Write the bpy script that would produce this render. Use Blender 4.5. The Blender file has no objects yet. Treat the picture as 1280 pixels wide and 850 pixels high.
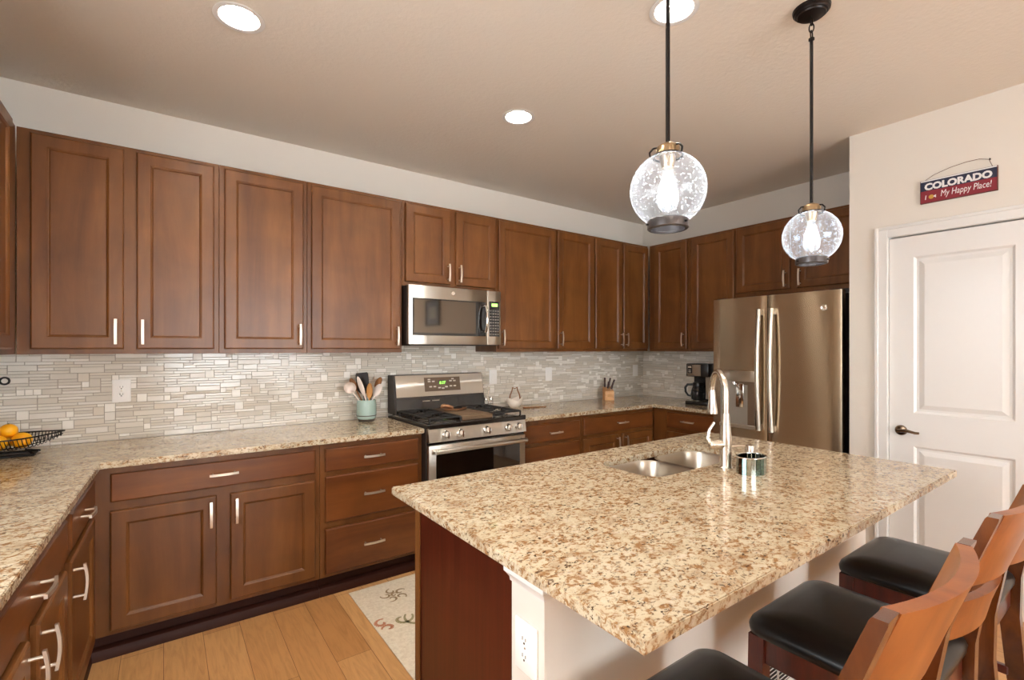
import bpy, bmesh, math, random
from mathutils import Vector, Matrix
random.seed(7)
PI = math.pi
scene = bpy.context.scene
COL = scene.collection

# ------------------------------------------------------------------ camera, light, exposure
H = 1.43
cam_d = bpy.data.cameras.new('camera'); cam = bpy.data.objects.new('camera', cam_d); COL.objects.link(cam)
cam_d.sensor_width = 36.0; cam_d.lens = 603.0/1280.0*36.0; cam_d.shift_y = 10.5/1280.0
cam_d.clip_start = 0.02
cam.location = (0, 0, H)
YAW = math.atan2(835, 603)
cam.rotation_euler = (PI/2, 0, YAW - PI/2)
scene.camera = cam
SKY = 7.0
W = bpy.data.worlds.new('daylight'); scene.world = W; W.use_nodes = True
W.node_tree.nodes['Background'].inputs[0].default_value = (0.94, 0.97, 1.0, 1)
W.node_tree.nodes['Background'].inputs[1].default_value = SKY
DOWNLIGHT = 150.0      # radiance of a downlight lens
BULB = 190.0         # radiance of the pendant filaments
scene.view_settings.view_transform = 'Standard'
scene.view_settings.look = 'None'
scene.view_settings.gamma = 1.0
scene.view_settings.use_curve_mapping = False
scene.view_settings.exposure = 1.22
scene.cycles.max_bounces = 10; scene.cycles.diffuse_bounces = 6; scene.cycles.glossy_bounces = 5
scene.cycles.transmission_bounces = 8; scene.cycles.transparent_max_bounces = 12
scene.cycles.sample_clamp_indirect = 25.0
scene.cycles.caustics_reflective = False; scene.cycles.caustics_refractive = False

# ------------------------------------------------------------------ room measures
YB = 3.51       # back wall
XR = 4.335      # right wall of the kitchen, behind the fridge
XP = 3.625      # pantry wall with the door
YP = 1.262      # its corner
XL = -0.90      # left wall
YR = -4.2       # rear wall, behind the camera
ZC = 2.81

# ------------------------------------------------------------------ materials
def lin(c):
    return tuple((v/255/12.92) if v/255 <= 0.04045 else ((v/255+0.055)/1.055)**2.4 for v in c)
def col(c): return (*lin(c), 1.0)
class NT:
    def __init__(s, name):
        s.m = bpy.data.materials.new(name); s.m.use_nodes = True
        s.t = s.m.node_tree; s.p = s.t.nodes['Principled BSDF']; s.out = s.t.nodes['Material Output']
    def n(s, typ, **kw):
        nd = s.t.nodes.new(typ)
        for k, v in kw.items(): setattr(nd, k, v)
        return nd
    def l(s, a, b): s.t.links.new(a, b)
    def set(s, **kw):
        for k, v in kw.items(): s.p.inputs[k.replace('_', ' ')].default_value = v
    def pos(s, scale=(1, 1, 1), rot=(0, 0, 0)):
        g = s.n('ShaderNodeNewGeometry'); m = s.n('ShaderNodeMapping')
        m.inputs['Scale'].default_value = scale; m.inputs['Rotation'].default_value = rot
        s.l(g.outputs['Position'], m.inputs['Vector']); return m.outputs[0]
    def noise(s, vec, scale, detail=4, rough=.55, dist=0.0):
        n = s.n('ShaderNodeTexNoise'); n.inputs['Scale'].default_value = scale; n.inputs['Detail'].default_value = detail
        n.inputs['Roughness'].default_value = rough; n.inputs['Distortion'].default_value = dist
        s.l(vec, n.inputs['Vector']); return n.outputs['Fac']
    def ramp(s, fac, stops, interp='LINEAR'):
        r = s.n('ShaderNodeValToRGB'); e = r.color_ramp.elements; r.color_ramp.interpolation = interp
        while len(e) < len(stops): e.new(0.5)
        for el, (p, c) in zip(e, stops): el.position = p; el.color = c
        s.l(fac, r.inputs[0]); return r.outputs['Color']
    def mix(s, fac, a, b, mode='MIX'):
        m = s.n('ShaderNodeMix', data_type='RGBA', blend_type=mode)
        if isinstance(fac, float): m.inputs[0].default_value = fac
        else: s.l(fac, m.inputs[0])
        for i, v in ((6, a), (7, b)):
            if isinstance(v, tuple): m.inputs[i].default_value = v
            else: s.l(v, m.inputs[i])
        return m.outputs[2]
    def bump(s, h, strength=.2, dist=.005):
        b = s.n('ShaderNodeBump'); b.inputs['Strength'].default_value = strength; b.inputs['Distance'].default_value = dist
        s.l(h, b.inputs['Height']); s.l(b.outputs[0], s.p.inputs['Normal'])
def plain(name, c, rough=.5, metal=0.0, coat=0.0, spec=.5):
    a = NT(name); a.set(Base_Color=col(c), Roughness=rough, Metallic=metal, Coat_Weight=coat, Specular_IOR_Level=spec); return a.m
def emit(name, c, strength):
    a = NT(name); a.set(Base_Color=(0, 0, 0, 1), Emission_Color=(*c, 1), Emission_Strength=strength); return a.m

def wood(name, dark, mid, light, scale, rough=.32, coat=.35, blot=.5):
    a = NT(name)
    v = a.pos(scale)
    g = a.noise(v, 1.0, 6, .6, .6)
    c = a.ramp(g, [(.28, col(dark)), (.5, col(mid)), (.74, col(light))])
    b = a.noise(a.pos((1, 1, 1)), 5.0, 3, .5, .3)
    bl = a.ramp(b, [(.3, (.72, .70, .68, 1)), (.62, (1.08, 1.06, 1.04, 1))])
    c2 = a.mix(blot, c, a.mix(1.0, c, bl, 'MULTIPLY'))
    a.l(c2, a.p.inputs['Base Color'])
    a.set(Roughness=rough, Coat_Weight=coat, Coat_Roughness=.22, Specular_IOR_Level=.4)
    a.bump(g, .06, .002)
    return a.m
M = {}
M['wood'] = wood('stained_maple', (92, 53, 21), (109, 66, 29), (126, 81, 39), (9, 9, 1.1), .36, .07, .6)
M['wood_h'] = wood('stained_maple_across', (88, 46, 18), (107, 60, 25), (128, 77, 34), (1.1, 1.1, 9), .36, .07, .6)
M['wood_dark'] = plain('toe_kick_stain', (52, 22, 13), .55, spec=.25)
M['cherry'] = wood('cherry_end_panel', (54, 14, 5), (68, 20, 8), (80, 27, 11), (40, 40, 1.5), .38, .2)
M['stool_wood'] = wood('stool_wood', (104, 50, 14), (134, 72, 24), (152, 88, 36), (12, 12, 3), .33, .15)
M['stool_post'] = wood('stool_post_wood', (58, 26, 9), (88, 44, 15), (116, 64, 24), (16, 16, 5), .25, .6)
M['stool_red'] = wood('stool_red_wood', (58, 14, 8), (78, 22, 12), (96, 32, 16), (30, 30, 4), .3, .5)

def granite():
    a = NT('granite')
    v = a.pos((1, 1.25, 1.25), (0, 0, -.25))
    big = a.noise(v, 9.0, 5, .6, .7)
    base = a.ramp(big, [(.30, col((170, 148, 122))), (.44, col((196, 180, 152))), (.6, col((204, 191, 165))), (.8, col((190, 172, 148)))])
    mid = a.noise(v, 52.0, 4, .65, .6)
    fm = a.ramp(mid, [(.485, (0, 0, 0, 1)), (.60, (1, 1, 1, 1))])
    c1 = a.mix(fm, base, col((150, 112, 74)))
    sm = a.noise(a.pos((1.0, 1.3, 1.3), (0, 0, -.3)), 88.0, 3, .6, .4)
    gate = a.noise(v, 14.0, 3, .5)
    gr = a.ramp(gate, [(.36, (0.25, .25, .25, 1)), (.6, (1, 1, 1, 1))])
    fs = a.ramp(sm, [(.565, (0, 0, 0, 1)), (.63, (1, 1, 1, 1))])
    f2 = a.mix(1.0, fs, gr, 'MULTIPLY')
    c2 = a.mix(f2, c1, col((70, 42, 26)))
    pale = a.noise(v, 30.0, 3, .5)
    fp = a.ramp(pale, [(.60, (0, 0, 0, 1)), (.70, (.7, .7, .7, 1))])
    c3 = a.mix(fp, c2, col((212, 199, 179)))
    a.l(c3, a.p.inputs['Base Color'])
    a.set(Roughness=.16, Coat_Weight=.25, Coat_Roughness=.05)
    return a.m
M['granite'] = granite()

def floor_mat():
    a = NT('oak_planks')
    v = a.pos((1, 1, 1), (0, 0, PI/2))
    b = a.n('ShaderNodeTexBrick'); a.l(v, b.inputs['Vector'])
    b.inputs['Scale'].default_value = 1.0; b.inputs['Brick Width'].default_value = .95; b.inputs['Row Height'].default_value = .16
    b.inputs['Mortar Size'].default_value = .0012; b.inputs['Mortar Smooth'].default_value = .3; b.offset = .37
    b.inputs['Color1'].default_value = col((184, 132, 80)); b.inputs['Color2'].default_value = col((208, 160, 106)); b.inputs['Mortar'].default_value = col((104, 64, 32))
    g = a.noise(a.pos((16, 1.6, 1)), 2.2, 6, .6, 1.6)
    gr = a.ramp(g, [(.3, (.74, .70, .64, 1)), (.55, (1, 1, 1, 1)), (.8, (1.08, 1.06, 1.0, 1))])
    c = a.mix(.8, b.outputs['Color'], a.mix(1.0, b.outputs['Color'], gr, 'MULTIPLY'))
    a.l(c, a.p.inputs['Base Color']); a.set(Roughness=.34, Coat_Weight=.15, Coat_Roughness=.25)
    a.bump(g, .05, .002); return a.m
M['floor'] = floor_mat()
def paint(name, c, s, bs, rough=.6):
    a = NT(name); a.set(Base_Color=col(c), Roughness=rough, Specular_IOR_Level=.3)
    n = a.noise(a.pos(), s, 4, .6); a.bump(n, bs, .004); return a.m
M['wall'] = paint('wall_paint', (220, 214, 205), 90, .08)
M['ceiling'] = paint('ceiling_texture_paint', (220, 212, 201), 42, .55, .7)
M['white'] = plain('white_trim_paint', (222, 221, 219), .32)
M['white_plastic'] = plain('white_plastic', (246, 244, 240), .35)
M['nickel'] = plain('satin_nickel', (218, 209, 196), .27, 1.0)
M['pull'] = plain('brushed_pull', (228, 217, 203), .42, 1.0)
M['chrome'] = plain('chrome', (225, 222, 218), .10, 1.0)
def steel(name, c, rough, aniso=1.0):
    a = NT(name); a.set(Base_Color=col(c), Roughness=rough, Metallic=1.0, Anisotropic=aniso, Anisotropic_Rotation=.25)
    t = a.n('ShaderNodeTangent', direction_type='RADIAL', axis='Z'); a.l(t.outputs[0], a.p.inputs['Tangent'])
    return a.m
M['steel'] = steel('brushed_steel', (208, 202, 192), .28)
M['steel_dark'] = steel('brushed_steel_fridge', (192, 174, 150), .27)
M['steel_sink'] = plain('sink_steel', (190, 180, 166), .30, 1.0)
M['black_enamel'] = plain('black_enamel', (28, 22, 18), .18, 0, .4)
M['black_glass'] = plain('black_glass', (18, 13, 10), .04, 0, .0, .8)
M['dark_side'] = plain('dark_appliance_side', (46, 36, 30), .5)
M['reflective_glass'] = plain('reflective_dark_glass', (112, 102, 92), .05, 1.0)
M['cast_iron'] = plain('cast_iron', (34, 30, 28), .55)
M['griddle'] = plain('griddle_plate', (122, 98, 74), .4, .3)
M['display_plate'] = plain('display_plate', (104, 84, 66), .3)
M['green_led'] = emit('green_led', (.35, .9, .12), 1.6)
M['button'] = plain('button_print', (210, 200, 188), .5)
M['button_dim'] = plain('button_print_dim', (128, 122, 114), .5)
M['bronze'] = plain('dark_bronze', (26, 20, 18), .38, .6)
M['leather'] = plain('black_leather', (13, 10, 9), .33, 0, .0, .4)
def glass(name, tint=(1, 1, 1), milk=.05, bubbles=False, edge=.5):
    a = NT(name); t = a.t
    tr = a.n('ShaderNodeBsdfTransparent'); tr.inputs[0].default_value = (*tint, 1)
    gl = a.n('ShaderNodeBsdfGlossy'); gl.inputs['Roughness'].default_value = .03
    df = a.n('ShaderNodeBsdfTranslucent'); df.inputs[0].default_value = (.95, .95, .95, 1)
    d2 = a.n('ShaderNodeBsdfDiffuse'); d2.inputs[0].default_value = (.9, .9, .9, 1)
    dm = a.n('ShaderNodeMixShader'); a.l(df.outputs[0], dm.inputs[1]); a.l(d2.outputs[0], dm.inputs[2])
    lw = a.n('ShaderNodeLayerWeight'); lw.inputs['Blend'].default_value = .5
    p4 = a.n('ShaderNodeMath', operation='POWER'); a.l(lw.outputs['Facing'], p4.inputs[0]); p4.inputs[1].default_value = 4.0
    fz = a.n('ShaderNodeMath', operation='MULTIPLY_ADD'); a.l(p4.outputs[0], fz.inputs[0]); fz.inputs[1].default_value = .55; fz.inputs[2].default_value = .04
    m1 = a.n('ShaderNodeMixShader'); a.l(fz.outputs[0], m1.inputs[0]); a.l(tr.outputs[0], m1.inputs[1]); a.l(gl.outputs[0], m1.inputs[2])
    m2 = a.n('ShaderNodeMixShader'); a.l(m1.outputs[0], m2.inputs[1]); a.l(dm.outputs[0], m2.inputs[2])
    pw = a.n('ShaderNodeMath', operation='POWER'); a.l(lw.outputs['Facing'], pw.inputs[0]); pw.inputs[1].default_value = 2.5
    ml = a.n('ShaderNodeMath', operation='MULTIPLY_ADD'); a.l(pw.outputs[0], ml.inputs[0]); ml.inputs[1].default_value = edge; ml.inputs[2].default_value = milk
    f = ml.outputs[0]
    if bubbles:
        vo = a.n('ShaderNodeTexVoronoi', feature='F1'); vo.inputs['Scale'].default_value = 120
        a.l(a.pos(), vo.inputs['Vector'])
        r = a.ramp(vo.outputs['Distance'], [(.14, (.38, .38, .38, 1)), (.26, (0, 0, 0, 1))])
        ad = a.n('ShaderNodeMath', operation='ADD', use_clamp=True); a.l(f, ad.inputs[0]); a.l(r, ad.inputs[1]); f = ad.outputs[0]
    a.l(f, m2.inputs[0]); a.l(m2.outputs[0], a.out.inputs['Surface'])
    return a.m
M['seeded_glass'] = glass('seeded_glass', (.97, .98, .99), .030, True, .13)
M['bulb_glass'] = glass('bulb_glass', (.88, .94, 1.0), .02, False, .1)
M['clear_glass'] = glass('clear_glass', (.97, .98, .98), .02, False, .3)
M['pane'] = glass('window_pane', (.97, .98, .98), .0, False, .1)
M['coffee_glass'] = glass('carafe_glass', (.16, .13, .12), .03, False, .2)
M['filament'] = emit('filament', (.90, .95, 1.0), BULB)
M['lens'] = emit('downlight_lens', (1.0, .915, .80), DOWNLIGHT); M['lens'].cycles.emission_sampling = 'FRONT'

# ------------------------------------------------------------------ mesh helpers
class B:
    """collects shapes and links them as one mesh object"""
    def __init__(s): s.bm = bmesh.new(); s.mi = 0
    def _mark(s, faces):
        for f in faces: f.material_index = s.mi
    def box(s, x0, x1, y0, y1, z0, z1, bev=0.0, seg=1, rot=None, open_top=False):
        vs = [s.bm.verts.new((x, y, z)) for z in (z0, z1) for (x, y) in ((x0, y0), (x1, y0), (x1, y1), (x0, y1))]
        q = [(0, 3, 2, 1), (0, 1, 5, 4), (1, 2, 6, 5), (2, 3, 7, 6), (3, 0, 4, 7)] + ([] if open_top else [(4, 5, 6, 7)])
        fs = [s.bm.faces.new([vs[i] for i in f]) for f in q]
        s._mark(fs)
        if rot is not None:
            c, mtx = rot
            for v in vs: v.co = Vector(c) + mtx @ (v.co - Vector(c))
        if bev > 0:
            es = list({e for f in fs for e in f.edges})
            r = bmesh.ops.bevel(s.bm, geom=es, offset=bev, segments=seg, affect='EDGES', profile=.5)
            s._mark(r['faces'])
        return s
    def quad(s, pts):
        f = s.bm.faces.new([s.bm.verts.new(p) for p in pts]); f.material_index = s.mi; return s
    def tube(s, pts, r, n=8, closed=False, cap=True):
        pts = [Vector(p) for p in pts]; N = len(pts)
        rs = r if isinstance(r, (list, tuple)) else [r]*N
        rings = []; up = None
        for i, p in enumerate(pts):
            a = pts[i-1] if (i > 0 or closed) else p
            b = pts[(i+1) % N] if (i < N-1 or closed) else p
            t = (b-a).normalized()
            if up is None:
                up = Vector((0, 0, 1)) if abs(t.z) < .9 else Vector((1, 0, 0))
            up = (up - t*up.dot(t)); up.normalize()
            sd = t.cross(up)
            rings.append([s.bm.verts.new(p + (up*math.cos(2*PI*k/n) + sd*math.sin(2*PI*k/n))*rs[i]) for k in range(n)])
        fs = []
        for i in range(N if closed else N-1):
            A = rings[i]; C = rings[(i+1) % N]
            for k in range(n):
                fs.append(s.bm.faces.new((A[k], A[(k+1) % n], C[(k+1) % n], C[k])))
        if cap and not closed:
            fs.append(s.bm.faces.new(list(reversed(rings[0])))); fs.append(s.bm.faces.new(rings[-1]))
        s._mark(fs); return s
    def lathe(s, prof, c=(0, 0, 0), n=28, cap=True, axis=None):
        """prof: (r, h) going along the axis (default z)"""
        ax = Vector(axis or (0, 0, 1)).normalized()
        u = Vector((1, 0, 0)) if abs(ax.x) < .9 else Vector((0, 1, 0))
        u = (u - ax*u.dot(ax)).normalized(); w = ax.cross(u); c = Vector(c)
        rings = []
        for (r, h) in prof:
            if r < 1e-6: rings.append([s.bm.verts.new(c+ax*h)])
            else: rings.append([s.bm.verts.new(c+ax*h+(u*math.cos(2*PI*k/n)+w*math.sin(2*PI*k/n))*r) for k in range(n)])
        fs = []
        for A, C in zip(rings, rings[1:]):
            for k in range(n):
                k2 = (k+1) % n
                if len(A) == 1 and len(C) == 1: continue
                if len(A) == 1: fs.append(s.bm.faces.new((A[0], C[k2], C[k])))
                elif len(C) == 1: fs.append(s.bm.faces.new((A[k], A[k2], C[0])))
                else: fs.append(s.bm.faces.new((A[k], A[k2], C[k2], C[k])))
        if cap:
            if len(rings[0]) > 1: fs.append(s.bm.faces.new(list(reversed(rings[0]))))
            if len(rings[-1]) > 1: fs.append(s.bm.faces.new(rings[-1]))
        s._mark(fs); return s
    def loft(s, loops, cap0=True, cap1=True):
        rings = [[s.bm.verts.new(p) for p in lp] for lp in loops]; fs = []; n = len(rings[0])
        for A, C in zip(rings, rings[1:]):
            for k in range(n): fs.append(s.bm.faces.new((A[k], A[(k+1) % n], C[(k+1) % n], C[k])))
        if cap0: fs.append(s.bm.faces.new(list(reversed(rings[0]))))
        if cap1: fs.append(s.bm.faces.new(rings[-1]))
        s._mark(fs); return s
    def ball(s, c, r, n=16, m=10, sc=(1, 1, 1), mtx=None):
        c = Vector(c); loops = []
        bot = None
        prof = [(math.sin(PI*i/m), -math.cos(PI*i/m)) for i in range(m+1)]
        rings = []
        for (a, h) in prof:
            k_ = 1 if a < 1e-6 else n
            ring = []
            for k in range(k_):
                p = Vector((a*math.cos(2*PI*k/n)*sc[0], a*math.sin(2*PI*k/n)*sc[1], h*sc[2]))*r
                if mtx is not None: p = mtx @ p
                ring.append(s.bm.verts.new(c+p))
            rings.append(ring)
        fs = []
        for A, C in zip(rings, rings[1:]):
            for k in range(n):
                k2 = (k+1) % n
                if len(A) == 1: fs.append(s.bm.faces.new((A[0], C[k2], C[k])))
                elif len(C) == 1: fs.append(s.bm.faces.new((A[k], A[k2], C[0])))
                else: fs.append(s.bm.faces.new((A[k], A[k2], C[k2], C[k])))
        s._mark(fs); return s
    def poly(s, outer, z0, z1, holes=(), bev=0.0):
        """extruded outline with optional holes"""
        es = []
        for lp in [outer]+list(holes):
            vs = [s.bm.verts.new((x, y, z1)) for x, y in lp]
            es += [s.bm.edges.new((vs[i], vs[(i+1) % len(vs)])) for i in range(len(vs))]
        r = bmesh.ops.triangle_fill(s.bm, edges=es, use_beauty=True, normal=(0, 0, 1))
        fs = [g for g in r['geom'] if isinstance(g, bmesh.types.BMFace)]
        if z0 != z1:
            ex = bmesh.ops.extrude_face_region(s.bm, geom=fs)
            nv = [g for g in ex['geom'] if isinstance(g, bmesh.types.BMVert)]
            for v in nv: v.co.z = z0
        s._mark(s.bm.faces); return s
    def build(s, name, mat, parent=None, loc=None, sharp=35, smooth=True, normals=True):
        if normals: bmesh.ops.recalc_face_normals(s.bm, faces=s.bm.faces[:])
        me = bpy.data.meshes.new(name); s.bm.to_mesh(me); s.bm.free()
        for m in (mat if isinstance(mat, list) else [mat]): me.materials.append(m)
        if smooth:
            me.polygons.foreach_set('use_smooth', [True]*len(me.polygons))
            me.set_sharp_from_angle(angle=math.radians(sharp))
        o = bpy.data.objects.new(name, me); COL.objects.link(o)
        if parent is not None: o.parent = parent
        if loc is not None: o.location = loc
        return o
def tag(o, label=None, cat=None, group=None, kind=None):
    if label: o['label'] = label
    if cat: o['category'] = cat
    if group: o['group'] = group
    if kind: o['kind'] = kind
    return o
def thing(name, label, cat, loc=(0, 0, 0), rot=0.0, group=None):
    o = bpy.data.objects.new(name, None); COL.objects.link(o); o.empty_display_size = .05
    o.location = loc; o.rotation_euler = (0, 0, rot); return tag(o, label, cat, group)
def structure(name, b, mat, **kw):
    return tag(b.build(name, mat, **kw), kind='structure')
def copy_tree(o, parent=None):
    c = o.copy(); COL.objects.link(c)
    if parent is not None: c.parent = parent
    for ch in list(o.children): copy_tree(ch, c)
    return c
def arc(c, r, a0, a1, n, plane='xz'):
    out = []
    for i in range(n+1):
        a = a0+(a1-a0)*i/n; p = (r*math.cos(a), r*math.sin(a))
        out.append((c[0]+p[0], c[1], c[2]+p[1]) if plane == 'xz' else (c[0]+p[0], c[1]+p[1], c[2]) if plane == 'xy' else (c[0], c[1]+p[0], c[2]+p[1]))
    return out
def rrect(x0, x1, y0, y1, r, n=5):
    out = []
    for (cx, cy, a) in ((x1-r, y0+r, -PI/2), (x1-r, y1-r, 0), (x0+r, y1-r, PI/2), (x0+r, y0+r, PI)):
        for i in range(n+1):
            t = a+PI/2*i/n; out.append((cx+r*math.cos(t), cy+r*math.sin(t)))
    return out
def text(body, size, mat, parent, name='lettering', extrude=.0006, offset=0.0, shear=0.0, loc=(0, 0, 0), width=None, height=None, space=1.0):
    """raised letters lying in the local xz plane, facing -y"""
    cu = bpy.data.curves.new(name, 'FONT'); cu.body = body; cu.size = size; cu.extrude = extrude; cu.offset = offset; cu.shear = shear
    cu.align_x = 'CENTER'; cu.align_y = 'CENTER'; cu.resolution_u = 3; cu.space_character = space
    t = bpy.data.objects.new(name+'_curve', cu); COL.objects.link(t)
    dg = bpy.context.evaluated_depsgraph_get(); me = bpy.data.meshes.new_from_object(t.evaluated_get(dg))
    bpy.data.objects.remove(t); bpy.data.curves.remove(cu)
    xs = [v.co.x for v in me.vertices]; ys = [v.co.y for v in me.vertices]
    sx = width/(max(xs)-min(xs)) if width else 1; sy = height/(max(ys)-min(ys)) if height else sx
    cx, cy = (max(xs)+min(xs))/2, (max(ys)+min(ys))/2
    for v in me.vertices:
        x, y, z = v.co; v.co = (loc[0]+(x-cx)*sx, loc[1]-z, loc[2]+(y-cy)*sy)
    me.materials.clear(); me.materials.append(mat); me.name = name
    o = bpy.data.objects.new(name, me); COL.objects.link(o); o.parent = parent
    return o

# ------------------------------------------------------------------ the room
structure('floor', B().box(XL-.1, XR+.1, YR-.1, YB+.1, -.08, 0), M['floor'])
DL = [(.256, 2.298), (1.714, 2.308), (1.683, 1.205), (.256, 1.2), (.3, -.4), (.3, -2.2), (1.7, -2.4)]
RD = .076
structure('ceiling', B().poly([(XL-.1, YR-.1), (XR+.1, YR-.1), (XR+.1, YB+.1), (XL-.1, YB+.1)], ZC, ZC,
          [[(x+RD*math.cos(2*PI*k/32), y+RD*math.sin(2*PI*k/32)) for k in range(32)] for x, y in DL]), M['ceiling'])
structure('wall_back', B().box(XL-.1, XR+.1, YB, YB+.1, 0, ZC), M['wall'])
structure('wall_right', B().box(XR, XR+.1, YP, YB, 0, ZC), M['wall'])
DY0, DY1, DZ = .385, 1.055, 2.112            # pantry door opening
structure('wall_pantry', B().box(XP, XP+.11, DY1, YP, 0, ZC).box(XP, XP+.11, YR, DY0, 0, ZC).box(XP, XP+.11, DY0, DY1, DZ, ZC)
          .box(XP+.11, XR+.1, YP-.11, YP, 0, ZC), M['wall'])
def holed(axis, at, th, a0, a1, holes):
    """a wall along y (axis x) or x (axis y) with rectangular window holes"""
    b = B(); cuts = sorted(holes)
    def bx(u0, u1, z0, z1):
        if axis == 'x': b.box(at, at+th, u0, u1, z0, z1)
        else: b.box(u0, u1, at, at+th, z0, z1)
    p = a0
    for (u0, u1, z0, z1) in cuts:
        bx(p, u0, 0, ZC); bx(u0, u1, 0, z0); bx(u0, u1, z1, ZC); p = u1
    bx(p, a1, 0, ZC); return b
WL = [(.15, 1.4, 1.08, 2.15)]
WR = [(.0, 2.9, .5, 2.4)]
structure('wall_left', holed('x', XL-.1, .1, YR, YB, WL), M['wall'])
structure('wall_leak_blocker', B().box(XP+.11, XP+.7, DY0-.3, DY0-.25, 0, ZC).box(XP+.7, XP+.75, DY0-.3, YP, 0, ZC), M['wall'])  # unseen walls added behind the door to block leaking sky light
structure('wall_rear', holed('y', YR-.1, .1, XL-.1, XP, WR), M['wall'])
def window(i, axis, at, u0, u1, z0, z1):
    def bx(b, a, c, d, e, t0, t1):
        return b.box(at+t0, at+t1, a, c, d, e) if axis == 'x' else b.box(a, c, at+t0, at+t1, d, e)
    b = B(); w = .05; m = (u0+u1)/2
    for a in ((u0, u0+w, z0, z1), (u1-w, u1, z0, z1), (u0+w, u1-w, z0, z0+w), (u0+w, u1-w, z1-w, z1), (m-w/2, m+w/2, z0+w, z1-w)): bx(b, *a, -.075, -.03)
    f = tag(b.build('window_%d' % i, M['white']), kind='structure')
    p = B(); bx(p, u0+w, u1-w, z0+w, z1-w, -.056, -.052); p.build('pane', M['pane'], f)
    L = bpy.data.lights.new('window_portal_%d' % i, 'AREA'); L.shape = 'RECTANGLE'; L.size = u1-u0; L.size_y = z1-z0
    L.cycles.is_portal = True
    o = bpy.data.objects.new('window_portal_%d' % i, L); COL.objects.link(o)
    if axis == 'x': o.location = (at-.09, m, (z0+z1)/2); o.rotation_euler = (PI/2, 0, -PI/2)
    else: o.location = (m, at-.09, (z0+z1)/2); o.rotation_euler = (PI/2, 0, PI)
for i, w in enumerate(WL): window(i+1, 'x', XL, *w)
for i, w in enumerate(WR): window(i+2, 'y', YR, *w)

# pantry door, casing, baseboard
def loops_panel(b, y, x0, x1, z0, z1, steps):
    pass
def door_leaf():
    d = tag(bpy.data.objects.new('door_1', None), kind='structure'); COL.objects.link(d)
    d.location = (XP+.012, DY1-.004, .003); d.rotation_euler = (0, 0, -PI/2)
    w = DY1-DY0-.008; h = DZ-.012
    b = B()
    pans = [(.118, w-.118, 1.04, h-.125), (.118, w-.118, .21, .842)]
    # rails and stiles
    t = .038
    b.box(0, pans[0][0], 0, t, 0, h); b.box(pans[0][1], w, 0, t, 0, h)
    b.box(pans[0][0], pans[0][1], 0, t, 0, pans[1][2]); b.box(pans[0][0], pans[0][1], 0, t, pans[1][3], pans[0][2]); b.box(pans[0][0], pans[0][1], 0, t, pans[0][3], h)
    for (x0, x1, z0, z1) in pans:
        lp = []
        for (i, y) in ((0, 0), (.012, .011), (.024, .011), (.05, .003)):
            lp.append([(x0+i, y, z0+i), (x1-i, y, z0+i), (x1-i, y, z1-i), (x0+i, y, z1-i)])
        b.loft(lp, cap0=False, cap1=True)
    b.build('door_leaf', M['white'], d, smooth=False)
    k = B(); k.lathe([(.031, 0), (.031, -.004), (.026, -.011), (.012, -.013), (.011, -.045), (.0, -.047)], (.058, 0, .93), 24, axis=(0, 1, 0))
    k.tube([(.052, -.042, .93), (.07, -.046, .933), (.10, -.048, .935), (.135, -.046, .927), (.155, -.044, .928)], [.011, .010, .009, .008, .007], 10)
    k.build('lever_handle', M['door_metal'], d)
    B().box(-.002, .003, .004, .03, .89, .95).build('latch_plate', M['door_metal'], d)
M['door_metal'] = plain('aged_nickel', (132, 112, 92), .2, 1.0)
door_leaf()
b = B(); cw = .066
def casing(b, y0, y1, z0, z1):
    b.box(XP-.012, XP, y0, y1, z0, z1, .002)
casing(b, DY1, DY1+cw, 0, DZ+cw); casing(b, DY0-cw, DY0, 0, DZ+cw); casing(b, DY0, DY1, DZ, DZ+cw)
for (a, c) in ((DY1+cw-.02, DY1+cw), (DY0-cw, DY0-cw+.02)): b.box(XP-.019, XP-.012, a, c, 0, DZ+cw, .003)
b.box(XP-.019, XP-.012, DY0-cw+.02, DY1+cw-.02, DZ+cw-.02, DZ+cw, .003)
b.box(XP, XP+.11, DY0-.001, DY0+.002, 0, DZ).box(XP, XP+.11, DY1-.002, DY1+.001, 0, DZ).box(XP, XP+.11, DY0, DY1, DZ-.002, DZ+.001)
structure('trim_1', b, M['white'], smooth=False)
structure('baseboard_pantry', B().box(XP-.014, XP, DY1+cw, YP, 0, .1, .004).box(XP-.014, XP, YR, DY0-cw, 0, .1, .004), M['white'])

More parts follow.
